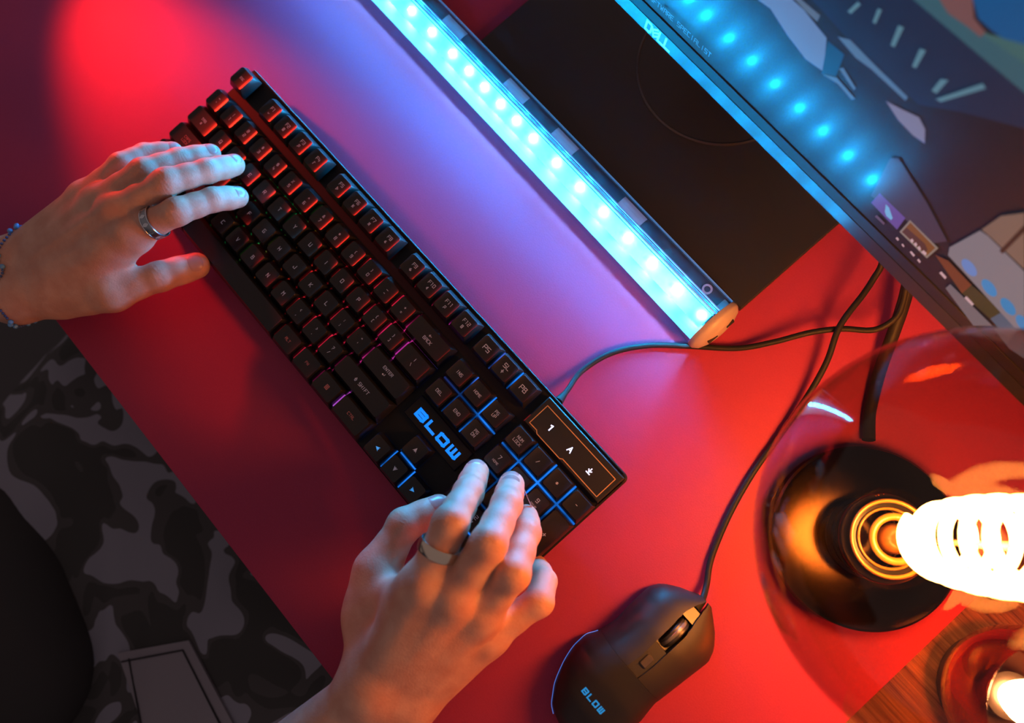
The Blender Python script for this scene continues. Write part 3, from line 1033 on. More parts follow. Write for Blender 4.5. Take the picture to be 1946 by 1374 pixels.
# ------------------------------------------------------------------ mouse
ms = thing('computer_mouse', 'black wired gaming mouse with blue lettering, right of the keyboard', 'mouse', (0.297, -0.015, 0))
LX = [(-0.0775, .2975), (-0.0760, .2880), (-0.072, .2812), (-0.062, .2735), (-0.0495, .2675), (-0.036, .2643), (-0.026, .2646), (-0.017, .2686), (-0.006, .2708), (0.010, .2697), (0.025, .2696), (0.033, .2732), (0.040, .2820), (0.0445, .2905), (0.047, .2945)]
RX = [(-0.0775, .2985), (-0.0760, .3060), (-0.072, .3125), (-0.062, .3210), (-0.0495, .3262), (-0.035, .3262), (-0.021, .3240), (0.001, .3262), (0.022, .3285), (0.030, .3255), (0.0373, .3190), (0.043, .3115), (0.047, .3055)]
HZ = [(-0.0775, .010), (-0.070, .022), (-0.055, .031), (-0.035, .0365), (-0.015, .0370), (0.01, .0325), (0.03, .0255), (0.047, .0185)]


def itp(T, y):
    xs = [t[0] for t in T]
    return float(np.interp(y, xs, [t[1] for t in T]))


def msurf(y, a):
    l, r = itp(LX, y), itp(RX, y)
    z = itp(HZ, y)
    # superellipse dome between the two flanks
    z = 0.004 + (z - 0.004) * (1 - abs(a) ** 2.8) ** (1 / 2.2)
    x = (l + r) / 2 + a * (r - l) / 2
    return (x - 0.297, y + 0.015, z)


def patch(ys, as_, skirt=True):
    mb = MB()
    v, f = [], []
    nA = len(as_)
    for y in ys:
        for a in as_:
            v.append(msurf(y, a))
    for i in range(len(ys) - 1):
        for j in range(nA - 1):
            f.append((i * nA + j, i * nA + j + 1, (i + 1) * nA + j + 1, (i + 1) * nA + j))
    # closed skirt so that it has thickness
    border = [(0, j) for j in range(nA)] + [(i, nA - 1) for i in range(1, len(ys))] + [(len(ys) - 1, j) for j in range(nA - 2, -1, -1)] + [(i, 0) for i in range(len(ys) - 2, 0, -1)]
    base = len(v)
    ids = [i * nA + j for i, j in border]
    for q in ids:
        x, y, z = v[q]
        v.append((x, y, max(0.003, z - 0.006)))
    m = len(ids)
    for k in range(m):
        l = (k + 1) % m
        f.append((ids[k], ids[l], base + l, base + k))
    f.append(tuple(base + k for k in range(m)))
    return mb.add(v, f)


asL = [-0.999, -0.985, -0.95, -0.9, -0.8, -0.68, -0.54, -0.4, -0.28, -0.175]
asR = [-a for a in reversed(asL)]
asM = asL + [-0.08, 0.0, 0.08] + asR
lin = lambda a, b, n: [a + (b - a) * i / (n - 1) for i in range(n)]
soft = mat('mouse_soft_black', (0.020, 0.019, 0.021), 0.5, spec=0.35, bump=(3000, 0.05))
patch(lin(-0.0775, -0.0169, 20), asM).build('shell', soft, ms, 35)
patch(lin(-0.0168, 0.047, 22), asL).build('left_button', soft, ms, 35)
patch(lin(-0.0168, 0.047, 22), asR).build('right_button', soft, ms, 35)
mb = MB()
out = [(itp(LX, y) - 0.297 + 0.0016, y + 0.015) for y in lin(-0.074, 0.040, 14)]
outr = [(itp(RX, y) - 0.297 - 0.0016, y + 0.015) for y in reversed(lin(-0.074, 0.040, 14))]
mb.prism(list(reversed(out + outr)), 0.0004, 0.0045)
mb.build('base', mat('base_black', (0.015, 0.015, 0.016), 0.5), ms)
# centre channel with wheel and switch
gl = mat('channel_gloss', (0.030, 0.028, 0.028), 0.34, spec=0.5)
cx = lambda y: (itp(LX, y) + itp(RX, y)) / 2 - 0.297
hz = lambda y: itp(HZ, y) - 0.0022
v, f = [], []
Y = [-0.0195, -0.0165, -0.005, 0.0062, 0.0064, 0.030, 0.0302, 0.0385]
for i, y in enumerate(Y):
    w = 0.0042 if i == 0 else 0.0062
    dz = 0.0 if i not in (4, 5) else -0.008
    for s in (-1, 1):
        v.append((cx(y) + s * w, y + 0.015, hz(y) + dz))
    for s in (-1, 1):
        v.append((cx(y) + s * w, y + 0.015, 0.006))
for i in range(len(Y) - 1):
    b, c = 4 * i, 4 * i + 4
    f += [(b, b + 1, c + 1, c), (b, c, c + 2, b + 2), (b + 1, b + 3, c + 3, c + 1), (b + 2, c + 2, c + 3, b + 3)]
f += [(0, 2, 3, 1), (4 * len(Y) - 4, 4 * len(Y) - 3, 4 * len(Y) - 1, 4 * len(Y) - 2)]
MB().add(v, f).build('centre_channel', gl, ms)
w_ = MB().lathe([(0.0001, -0.0036), (0.0098, -0.0036), (0.0112, -0.0026), (0.0112, 0.0026), (0.0098, 0.0036), (0.0001, 0.0036)], 40)
wl = w_.build('scroll_wheel', mat('wheel_rubber', (0.035, 0.034, 0.036), 0.4), ms, 40)
wl.rotation_euler = (0, PI / 2, 0)
wl.location = (cx(0.018), 0.018 + 0.015, 0.0185)
rb = MB().lathe([(0.0112, -0.0012), (0.0116, -0.0008), (0.0116, 0.0008), (0.0112, 0.0012)], 40).build('wheel_band', mat('wheel_band_grey', (0.16, 0.15, 0.15), 0.3), wl, 40)
dp = MB().prism(rrect(-0.0026, -0.0042, 0.0026, 0.0042, 0.001, 2), 0, 0.0016, 0.0005).build('resolution_switch', mat('switch_gloss', (0.06, 0.055, 0.055), 0.25), ms)
dp.location = (cx(-0.006), -0.006 + 0.015, hz(-0.006) - 0.0002)
dp.rotation_euler = (math.atan2(hz(0) - hz(-0.012), 0.012), 0, 0)
# strip of light round the rear left flank
pts = []
for y in [-0.0185, -0.021, -0.026, -0.032, -0.038, -0.046, -0.054, -0.062, -0.068, -0.0725, -0.0755]:
    x = itp(LX, y) - 0.297
    pts.append((x - 0.0002, y + 0.015, 0.0085))
MB().tube(catmull(pts, 4), 0.0003, 6).build('light_strip', mat('strip_blue', (0.1, 0.2, 0.5), 0.4, emit=(0.10, 0.25, 0.95), es=0.55), ms, 60)
mb = MB()


def mz(x, y):
    yy = y - 0.015
    l, r = itp(LX, yy), itp(RX, yy)
    a = (x + 0.297 - (l + r) / 2) / ((r - l) / 2)
    return msurf(yy, max(-0.98, min(0.98, a)))[2] + 0.0002


pc = at(1127, 1332, 0.034)
blow(mb, -0.0088, pc.y + 0.015 - 0.0022, 0.0037, 0.0042, lambda x, y: mz(x, y), 0.0010, 0.0010)
lo = mb.build('logo', mat('logo_cyan', (0.02, 0.25, 0.5), 0.4, emit=(0.005, 0.22, 0.62), es=0.75), ms)
lo.location = (pc.x - 0.297, 0, 0)
for vtx in lo.data.vertices:
    vtx.co.z = mz(vtx.co.x + lo.location.x, vtx.co.y)
pth = px_path([(1322, 1156, 0.017), (1334, 1142, 0.0135), (1343, 1110, 0.006), (1352, 1060, 0.0028), (1385, 980, 0.0028), (1430, 900, 0.0028), (1480, 830, 0.004), (1530, 760, 0.008), (1570, 690, 0.015),
               (1596, 620, 0.022), (1640, 560, 0.027), (1660, 530, 0.03), (1676, 500, 0.036), (1680, 450, 0.05)])
ml = Vector(ms.location)
MB().tube([p - ml for p in pth], 0.0021, 10).build('cable', cab_m, ms, 60)
mb = MB()
for i in range(5):
    q = pth[0] + (pth[9] - pth[0]) * (i / 4.6) - ml
    d = (pth[9] - pth[0]).normalized()
    mb.tube([q - d * 0.0010, q + d * 0.0010], 0.0033 - 0.0001 * i, 10)
mb.build('cable_boot', cab_m, ms, 50)

# ------------------------------------------------------------------ lamp: giant smoked globe bulb on a brass foot
LC = Vector((0.3365, 0.151, 0.0))
lamp = thing('table_lamp', 'giant smoked glass globe bulb with a spiral filament on a brass disc foot', 'lamp', LC)


def brass():
    m = mat('brushed_brass', (0.095, 0.062, 0.03), 0.20, metal=1.0)
    nt = m.node_tree
    p = nt.nodes['Principled BSDF']
    p.inputs['Anisotropic'].default_value = 0.85
    tg = nt.nodes.new('ShaderNodeTangent')
    tg.direction_type = 'RADIAL'
    tg.axis = 'Z'
    nt.links.new(tg.outputs[0], p.inputs['Tangent'])
    return m


MB().lathe([(0.0001, 0.0), (0.056, 0.0), (0.058, 0.001), (0.0588, 0.003), (0.0585, 0.0150), (0.0570, 0.0165), (0.0540, 0.0168), (0.0001, 0.0168)], 72).build('foot', brass(), lamp, 30)
MB().lathe([(0.0256, 0.0166), (0.0256, 0.020), (0.0224, 0.021), (0.0224, 0.024), (0.0243, 0.025), (0.0243, 0.028), (0.0224, 0.029), (0.0224, 0.032), (0.0243, 0.033), (0.0243, 0.036), (0.0224, 0.037),
            (0.0224, 0.041), (0.0262, 0.042), (0.0262, 0.052), (0.0230, 0.054), (0.0166, 0.054)], 40).build('socket', mat('socket_black', (0.02, 0.018, 0.016), 0.3), lamp, 35)
MB().lathe([(0.0263, 0.0455), (0.0270, 0.0465), (0.0270, 0.0485), (0.0263, 0.0495)], 40).build('socket_ring', mat('brushed_brass'), lamp, 35)
GZ, GR = 0.1660, 0.0985
a0 = math.asin(0.036 / GR)
prof = [(0.0215, 0.0500), (0.0216, 0.056), (0.0230, 0.0615), (0.0265, 0.0660), (0.0310, 0.0705)]
for k in range(33):
    a = a0 + (PI - a0) * k / 32
    prof.append((max(0.0001, GR * math.sin(a)), GZ - GR * math.cos(a)))
MB().lathe(prof, 96).build('glass_globe', clear_mat('smoked_glass', (0.66, 0.60, 0.58), 0.03, 1.16), lamp, 179)
# glass mount inside the neck
amber = mat('amber_mount', (0.62, 0.30, 0.05), 0.12, spec=0.8, coat=0.5)
MB().lathe([(0.0060, 0.0545), (0.0090, 0.062), (0.0080, 0.070), (0.0062, 0.078), (0.0060, 0.092), (0.0040, 0.096), (0.0001, 0.097)], 32).build('glass_mount', amber, lamp, 50)
for rr, tr, zz in ((0.0128, 0.0022, 0.066), (0.0222, 0.0012, 0.0585), (0.0175, 0.0008, 0.0560)):
    MB().tube([(rr * math.cos(2 * PI * q / 40), rr * math.sin(2 * PI * q / 40), zz) for q in range(40)], tr, 8, closed=True).build('mount_ring', amber, lamp, 179)
fil = mat('filament_glow', (1, 0.6, 0.2), 0.5, emit=(1.0, 0.345, 0.06), es=BULB_E)
wire = mat('wire_metal', (0.5, 0.4, 0.25), 0.3, metal=1)
for k in range(2):
    pts = []
    n = 110
    for i in range(n + 1):
        t = i / n
        a = 2 * PI * 3.1 * t + k * PI
        r = 0.0165 + 0.003 * math.sin(PI * t)
        pts.append((r * math.cos(a), r * math.sin(a), 0.116 + 0.114 * t))
    MB().tube(pts, 0.0024, 8).build('filament', fil, lamp, 179)
    MB().tube([(0.004 * (1 - 2 * k), 0, 0.094), (0.010 * (1 - 2 * k), 0, 0.104), pts[0]], 0.0005, 6).build('lead_wire', wire, lamp)
MB().tube([(0, 0, 0.095), (0, 0, 0.23)], 0.0012, 8).build('support_rod', wire, lamp, 60)
MB().tube([(0.0165 * math.cos(2 * PI * 3.1), 0.0165 * math.sin(2 * PI * 3.1), 0.23), (0, 0, 0.23), (-0.0165 * math.cos(2 * PI * 3.1), -0.0165 * math.sin(2 * PI * 3.1), 0.23)], 0.0007, 6).build('lead_wire', wire, lamp)
pth = px_path([(1651, 836, 0.008), (1651, 800, 0.0055), (1655, 770, 0.005), (1672, 705, 0.008), (1697, 635, 0.018), (1716, 580, 0.030), (1728, 530, 0.042), (1735, 470, 0.055)])
MB().tube([p - LC for p in pth], 0.0043, 12).build('power_cord', cab_m, lamp, 60)

# ------------------------------------------------------------------ second, small lamp beyond the globe
mg = thing('cup_lamp', 'small amber glass cup lamp with a white glowing bulb, behind the globe lamp', 'lamp', (0.4535, 0.1440, -0.0015))
MB().lathe([(0.0001, 0.0), (0.030, 0.0), (0.0325, 0.003), (0.0325, 0.010), (0.028, 0.013), (0.0001, 0.013)], 48).build('foot', mat('lamp_foot_dark', (0.05, 0.022, 0.014), 0.3), mg, 40)
MB().lathe([(0.0285, 0.0125), (0.036, 0.018), (0.0415, 0.030), (0.0435, 0.050), (0.0425, 0.070), (0.0405, 0.080), (0.0395, 0.0812), (0.0388, 0.080), (0.0405, 0.068), (0.0415, 0.050), (0.0395, 0.031), (0.034, 0.020), (0.0275, 0.0145)], 64).build(
    'glass_cup', clear_mat('amber_glass', (0.86, 0.36, 0.05), 0.05), mg, 60)
MB().lathe([(0.0001, 0.0128), (0.014, 0.0128), (0.014, 0.026), (0.010, 0.028), (0.0001, 0.028)], 32).build('bulb_socket', mat('socket_black'), mg, 40)
MB().lathe([(0.0001, 0.026), (0.008, 0.027), (0.0105, 0.034), (0.0125, 0.042), (0.0115, 0.051), (0.0075, 0.058), (0.0001, 0.0605)], 32).build(
    'bulb', mat('bulb_glow', (1, 0.9, 0.8), 0.4, emit=(1.0, 0.40, 0.13), es=CUP_E), mg, 179)

# ------------------------------------------------------------------ person: hands and forearms as one skin, shorts, shirt
def smin(a, b, k):
    h = np.maximum(k - np.abs(a - b), 0.0) / k
    return np.minimum(a, b) - h * h * k * 0.25


def nets(v, org, h):
    """surface nets on a signed distance grid"""
    s = v < 0
    nx, ny, nz = v.shape
    cnt = np.zeros((nx - 1, ny - 1, nz - 1), np.int8)
    offs = [(i, j, k) for i in (0, 1) for j in (0, 1) for k in (0, 1)]
    for i, j, k in offs:
        cnt += s[i:nx - 1 + i, j:ny - 1 + j, k:nz - 1 + k]
    act = (cnt > 0) & (cnt < 8)
    cells = np.argwhere(act)
    idx = -np.ones(act.shape, np.int64)
    idx[act] = np.arange(len(cells))
    val = np.stack([v[cells[:, 0] + i, cells[:, 1] + j, cells[:, 2] + k] for i, j, k in offs], 1)
    acc = np.zeros((len(cells), 3))
    n = np.zeros(len(cells))
    O = np.array(offs, float)
    for a in range(8):
        for b in range(a + 1, 8):
            if abs(O[a] - O[b]).sum() != 1:
                continue
            va, vb = val[:, a], val[:, b]
            cr = (va < 0) != (vb < 0)
            t = np.where(cr, va / np.where(cr, va - vb, 1), 0)
            acc += np.where(cr[:, None], O[a] + (O[b] - O[a]) * t[:, None], 0)
            n += cr
    P = (cells + acc / n[:, None]) * h + org
    F = []
    for ax in range(3):
        sl0 = [slice(1, -1)] * 3
        sl1 = [slice(1, -1)] * 3
        sl0[ax] = slice(0, -1)
        sl1[ax] = slice(1, None)
        a, b = s[tuple(sl0)], s[tuple(sl1)]
        e = np.argwhere(a != b)
        sg = a[a != b]
        for q in range(3):
            if q != ax:
                e[:, q] += 1
        u, w = [(1, 2), (2, 0), (0, 1)][ax]
        def ci(du, dw):
            c = e.copy()
            c[:, u] += du
            c[:, w] += dw
            return idx[c[:, 0], c[:, 1], c[:, 2]]
        q = np.stack([ci(-1, -1), ci(0, -1), ci(0, 0), ci(-1, 0)], 1)
        q[~sg] = q[~sg][:, ::-1]
        F.append(q)
    F = np.concatenate(F)
    F = F[(F >= 0).all(1)]
    return P, F


class Field:
    def __init__(s, lo, hi, h):
        s.h = h
        s.org = np.array(lo, float)
        n = [int(math.ceil((hi[i] - lo[i]) / h)) + 1 for i in range(3)]
        ax = [lo[i] + h * np.arange(n[i]) for i in range(3)]
        s.X, s.Y, s.Z = [g.astype(np.float32) for g in np.meshgrid(*ax, indexing='ij', sparse=True)]
        s.shape = tuple(n)

    def cone(s, a, b, ra, rb, pad=None):
        """distance to a tapered capsule; with pad only in its own box -> (slices, values)"""
        a, b = np.array(a, float), np.array(b, float)
        ab = b - a
        L = max(1e-12, float(ab @ ab))
        sl = [slice(None)] * 3
        if pad is not None:
            rm = max(ra, rb) + pad
            for i in range(3):
                l = int((min(a[i], b[i]) - rm - s.org[i]) / s.h)
                u = int((max(a[i], b[i]) + rm - s.org[i]) / s.h) + 2
                sl[i] = slice(max(0, l), max(1, min(s.shape[i], u)))
        f4 = np.float32
        px, py, pz = s.X[sl[0]] - f4(a[0]), s.Y[:, sl[1]] - f4(a[1]), s.Z[:, :, sl[2]] - f4(a[2])
        t = np.clip(px * f4(ab[0] / L) + py * f4(ab[1] / L) + pz * f4(ab[2] / L), f4(0), f4(1))
        d = np.sqrt((px - f4(ab[0]) * t) ** 2 + (py - f4(ab[1]) * t) ** 2 + (pz - f4(ab[2]) * t) ** 2) - (f4(ra) + f4(rb - ra) * t)
        return d if pad is None else (tuple(sl), d)

    def blend(s, acc, c, k):
        sl, d = c
        acc[sl] = smin(acc[sl], d, np.float32(k))


mmv = 0.001


def hand_field(H, R, wrist, arm, thick, lo, hi, h):
    """H: joints of five fingers (world), R: radii mm; returns skin points and quads"""
    fd_ = Field(lo, hi, h)
    up = np.array([0, 0, 1.0])
    W1, W2 = [np.array(w, float) for w in wrist]              # thumb side, little finger side of the wrist
    palm = np.full(fd_.shape, 0.05, np.float32)

    def add(a_, b_, ra, rb, k):
        fd_.blend(palm, fd_.cone(a_, b_, ra, rb, 0.024), k)
    order = ['index', 'middle', 'ring', 'pinky']
    for i, nme in enumerate(order):
        w = W1 + (W2 - W1) * (0.12 + 0.76 * i / 3)
        m = np.array(H[nme][0], float)
        rm = R[nme][0] * mmv
        mid = (w + m) / 2
        add(w, m, thick * mmv, rm * 1.06, 0.010)
        # thickness towards the palm
        dn = np.array([0, 0, -0.006])
        add(w + dn, m + dn * 0.9, thick * 0.85 * mmv, rm * 0.95, 0.010)
    # wrist and forearm
    A1, A2 = [np.array(a, float) for a in arm]
    add(W1 * 0.8 + W2 * 0.2, A1 * 0.75 + A2 * 0.25, thick * 1.22 * mmv, 0.024, 0.012)
    add(W1 * 0.2 + W2 * 0.8, A1 * 0.25 + A2 * 0.75, thick * 1.20 * mmv, 0.024, 0.012)
    T = [np.array(p, float) for p in H['thumb']]
    rt = [r * mmv for r in R['thumb']]
    # ball of the thumb and web to the index
    add(W1 * 0.85 + W2 * 0.15, T[0], thick * 1.0 * mmv, rt[0], 0.012)
    add(T[0], T[1], rt[0], rt[1] * 1.06, 0.010)
    I0 = np.array(H['index'][0], float)
    webp = T[1] * 0.45 + I0 * 0.55 + np.array([0, 0, -0.004])
    add(T[0] * 0.5 + T[1] * 0.5, I0 * 0.75 + T[0] * 0.25, 0.009, 0.009, 0.016)
    # tendons on the back of the hand
    for i, nme in enumerate(order):
        w = W1 + (W2 - W1) * (0.30 + 0.42 * i / 3) + up * (thick * 0.80 * mmv)
        m = np.array(H[nme][0], float) + up * (R[nme][0] * 0.86 * mmv)
        add(w * 0.75 + m * 0.25, m, 0.0016, 0.0031, 0.0042)
        # knuckle
        add(m - up * 0.0035, m - up * 0.0045, 0.0062, 0.0062, 0.006)
    total = palm.copy()
    for nme in order + ['thumb']:
        J = [np.array(p, float) for p in H[nme]]
        r = [q * mmv for q in R[nme]]
        f = np.full(fd_.shape, 0.05, np.float32)
        for i in (range(3) if nme != 'thumb' else range(1, 3)):
            a, b = J[i], J[i + 1]
            midp = (a + b) / 2
            mr = (r[i] + r[i + 1]) / 2 * (0.93 if i < 2 else 1.0)
            fd_.blend(f, fd_.cone(a, midp, r[i], mr, 0.014), 0.0035)
            fd_.blend(f, fd_.cone(midp, b, mr, r[i + 1], 0.014), 0.0035)
        # pad under the finger tip
        dd = J[3] - J[2]
        dd /= np.linalg.norm(dd)
        pn = -up + dd * dd[2]
        fd_.blend(f, fd_.cone(J[3] - dd * 0.006 + pn * 0.0018, J[3] - dd * 0.001 + pn * 0.0012, r[3] * 0.92, r[3] * 0.85, 0.014), 0.004)
        total = np.minimum(total, smin(palm, f, np.float32(0.009)))
    P, F = nets(np.broadcast_to(total, fd_.shape), fd_.org, h)
    return P, F


def mesh_np(name, P, F):
    me = bpy.data.meshes.new(name)
    me.from_pydata(P.tolist(), [], F.tolist())
    me.validate()
    me.polygons.foreach_set('use_smooth', [True] * len(me.polygons))
    me.update()
    return me


def relax(P, F, it=3):
    """plain Laplacian smoothing"""
    e = np.concatenate([F[:, [0, 1]], F[:, [1, 2]], F[:, [2, 3]], F[:, [3, 0]]])
    e = np.concatenate([e, e[:, ::-1]])
    n = np.maximum(1, np.bincount(e[:, 0], minlength=len(P)))
    for _ in range(it):
        Q = np.stack([np.bincount(e[:, 0], weights=P[e[:, 1], c], minlength=len(P)) for c in range(3)], 1) / n[:, None]
        P = P * 0.5 + Q * 0.5
    return P


def wpt(H):
    return {k: [tuple(at(*p)) for p in v] for k, v in H.items()}


LH = wpt({'index': [(250, 444, .064), (336, 402, .072), (405, 379, .058), (452, 374, .044)],
          'middle': [(222, 402, .068), (316, 346, .077), (394, 325, .062), (445, 313, .044)],
          'ring': [(192, 384, .065), (272, 326, .075), (340, 303, .060), (401, 292, .044)],
          'pinky': [(163, 376, .057), (230, 312, .066), (275, 291, .054), (330, 286, .042)],
          'thumb': [(118, 560, .036), (214, 556, .040), (305, 525, .036), (374, 504, .027)]})
LR = {'index': (11.0, 9.6, 8.5, 7.4), 'middle': (11.0, 9.7, 8.5, 7.5), 'ring': (10.6, 9.2, 8.0, 7.0), 'pinky': (9.8, 8.0, 7.0, 6.2), 'thumb': (16.0, 12.2, 10.8, 9.2)}
LW = [tuple(at(32, 588, .040)), tuple(at(30, 470, .042))]
LA = [tuple(at(-170, 610, .030)), tuple(at(-175, 470, .032))]
RH = wpt({'index': [(806, 1114, .090), (856, 995, .100), (890, 936, .072), (905, 897, .046)],
          'middle': [(862, 1135, .087), (928, 1034, .102), (963, 958, .074), (972, 920, .047)],
          'ring': [(912, 1165, .074), (974, 1090, .093), (1000, 1012, .068), (999, 982, .047)],
          'pinky': [(926, 1208, .055), (1024, 1143, .060), (1034, 1105, .045), (1020, 1076, .026)],
          'thumb': [(706, 1170, .050), (716, 1084, .052), (768, 998, .050), (834, 966, .040)]})
RR = {'index': (12.2, 10.6, 9.3, 8.0), 'middle': (12.2, 10.7, 9.3, 8.0), 'ring': (11.6, 10.2, 8.8, 7.6), 'pinky': (10.6, 9.0, 7.8, 6.8), 'thumb': (16.5, 12.6, 11.0, 9.0)}
RW = [tuple(at(680, 1300, .064)), tuple(at(792, 1345, .040))]
RA = [tuple(at(470, 1460, .030)), tuple(at(590, 1560, .034))]


def bounds(H, W_, A_, pad=0.03):
    pts = np.array([p for v in H.values() for p in v] + list(W_) + list(A_))
    return pts.min(0) - pad, pts.max(0) + pad


def creases(P, N, H, R, sub):
    """shallow skin folds over the finger joints; returns displaced points"""
    D = np.zeros(len(P))
    for nme, J in H.items():
        J = [np.array(p, float) for p in J]
        for ji in ((1, 2) if nme != 'thumb' else (2,)):
            c = J[ji]
            ax = (J[ji + 1] - J[ji - 1])
            ax /= np.linalg.norm(ax)
            q = P - c
            dist = np.linalg.norm(q, axis=1)
            t = q @ ax
            rr = R[nme][ji] * mmv
            m = np.exp(-(dist / (rr * 1.25)) ** 4) * np.clip(N[:, 2] * 1.6, 0, 1)
            amp = 0.00036 if ji == 1 or nme == 'thumb' else 0.00036
            for o_, w_ in ((-0.0033, 0.45), (-0.0010, 0.8), (0.0007, 1.0), (0.0024, 0.5)):
                if ji == 2 and abs(o_) > 0.0025:
                    continue
                D -= amp * w_ * m * np.exp(-((t + 0.0006 * np.sin(P[:, 0] * 900 + P[:, 1] * 700) - o_) / 0.00060) ** 2)
    return D


person = thing('person', 'seated person in a black shirt and camouflage shorts typing with both hands', 'person', (-0.02, -0.55, -0.75))
POFF = -Vector(person.location)


def skin_mat():
    m = mat('skin', (0.60, 0.37, 0.285), 0.5, sss=0.12, spec=0.4)
    nt = m.node_tree
    p = nt.nodes['Principled BSDF']
    tc = nt.nodes.new('ShaderNodeTexCoord')
    n = nt.nodes.new('ShaderNodeTexNoise')
    n.inputs['Scale'].default_value = 700
    n.inputs['Detail'].default_value = 5
    n2 = nt.nodes.new('ShaderNodeTexNoise')
    n2.inputs['Scale'].default_value = 70
    n2.inputs['Detail'].default_value = 4
    r = nt.nodes.new('ShaderNodeValToRGB')
    r.color_ramp.elements[0].position = 0.35
    r.color_ramp.elements[0].color = (0.56, 0.275, 0.195, 1)
    r.color_ramp.elements[1].position = 0.7
    r.color_ramp.elements[1].color = (0.66, 0.375, 0.275, 1)
    b = nt.nodes.new('ShaderNodeBump')
    b.inputs['Strength'].default_value = 0.22
    b.inputs['Distance'].default_value = 0.0008
    L = nt.links.new
    L(tc.outputs['Object'], n.inputs['Vector'])
    L(tc.outputs['Object'], n2.inputs['Vector'])
    L(n2.outputs['Fac'], r.inputs['Fac'])
    L(r.outputs['Color'], p.inputs['Base Color'])
    L(n.outputs['Fac'], b.inputs['Height'])
    L(b.outputs['Normal'], p.inputs['Normal'])
    return m


skin = skin_mat()
TREES, ARMS = [], []
for H, R, W_, A_, th_ in ((LH, LR, LW, LA, 12.5), (RH, RR, RW, RA, 13.5)):
    lo, hi = bounds(H, W_, A_)
    P, F = hand_field(H, R, W_, A_, th_, lo, hi, GRID)
    P = relax(P, F, 4)
    A_1, B_1 = P[F[:, 2]] - P[F[:, 0]], P[F[:, 3]] - P[F[:, 1]]
    fn_ = np.cross(A_1, B_1)
    N = np.stack([sum(np.bincount(F[:, q], weights=fn_[:, c], minlength=len(P)) for q in range(4)) for c in range(3)], 1)
    N /= np.maximum(1e-12, np.linalg.norm(N, axis=1))[:, None]
    P = P + N * creases(P, N, H, R, 1)[:, None]
    n = len(P)
    TREES.append(BVHTree.FromPolygons(P.tolist(), F.tolist()))
    arm_ = link('arm', mesh_np('arm', P, F), skin, person)
    arm_.location = POFF
    ARMS.append(arm_)

ARMS[0]['label'] = 'bare left forearm and hand, palm down over the left keys'
ARMS[1]['label'] = 'bare right forearm and hand, fingers on the number pad'
nail_m = mat('fingernail', (0.50, 0.26, 0.23), 0.22, spec=0.5, coat=0.3)


def nail(tree, arm_, J, r, roll=0.0, ln=0.0115, wd=None):
    tip, dip = Vector(J[3]), Vector(J[2])
    d = (tip - dip).normalized()
    up = Vector((0, 0, 1))
    n_ = (up - d * up.dot(d)).normalized()
    n_ = Matrix.Rotation(roll, 3, d) @ n_
    sd = d.cross(n_)
    wd = wd or r * 0.80
    c = tip + d * (r * 0.10)
    nu, nv = 9, 9
    v, ok = [], {}
    for i in range(nv):
        t = i / (nv - 1)
        along = r * 0.62 - t * ln
        e = 2 * t - 1
        wf = (1 - abs(e) ** 3.2 * (0.45 if e < 0 else 0.30))
        for j in range(nu):
            s_ = 2 * j / (nu - 1) - 1
            q = tip + d * (along - (0.0015 * s_ * s_ if t < 0.3 else -0.0008 * s_ * s_ if t > 0.7 else 0)) + sd * (s_ * wd * wf)
            hit = tree.ray_cast(q + n_ * 0.03, -n_)
            if hit[0] is None or (hit[0] - q).dot(n_) < -r * 0.55:
                p = q + n_ * (math.sqrt(max(0, r * r - (s_ * wd * wf) ** 2)))
            else:
                p = hit[0]
            edge = max(abs(s_), abs(e))
            v.append(p + n_ * (0.00035 - 0.0006 * max(0, edge - 0.8) / 0.2))
    f = []
    for i in range(nv - 1):
        for j in range(nu - 1):
            f.append((i * nu + j, i * nu + j + 1, (i + 1) * nu + j + 1, (i + 1) * nu + j))
    MB().add(v, f).build('fingernail', nail_m, arm_, 179)


for H, R, tr, am, rolls in ((LH, LR, TREES[0], ARMS[0], {'index': 0.1, 'middle': 0.1, 'ring': 0.15, 'pinky': 0.2, 'thumb': 0.25}), (RH, RR, TREES[1], ARMS[1], {'index': 0.0, 'middle': -0.05, 'ring': -0.1, 'thumb': -0.5, 'pinky': -0.4})):
    for nme in H:
        nail(tr, am, H[nme], R[nme][3] * mmv, rolls[nme], 0.0118 if nme == 'thumb' else 0.0100 if nme != 'pinky' else 0.0085)


# rings -------------------------------------------------------------
def ring_frame(J, t):
    a, b = Vector(J[0]), Vector(J[1])
    c = a + (b - a) * t
    return c, (b - a).normalized()


def finger_ring(name, label, tree, J, t, r, w, th, m):
    c, d = ring_frame(J, t)
    up = Vector((0, 0, 1))
    n_ = (up - d * up.dot(d)).normalized()
    sd = n_.cross(d)
    # centre and size of the finger there
    hs = []
    for k in range(24):
        a = 2 * PI * k / 24
        dr = n_ * math.cos(a) + sd * math.sin(a)
        h_ = tree.ray_cast(c, dr)
        hs.append(h_[3] if h_[0] is not None and h_[3] < 0.014 else r)
    R_ = Matrix((sd, n_, d)).transposed().to_4x4()
    o = thing(name, label, 'ring', c)
    o.rotation_euler = R_.to_euler()
    return o, R_, hs


goldm = mat('ring_steel', (0.75, 0.66, 0.52), 0.2, metal=1.0)
silv = mat('ring_silver', (0.62, 0.66, 0.70), 0.22, metal=1.0)


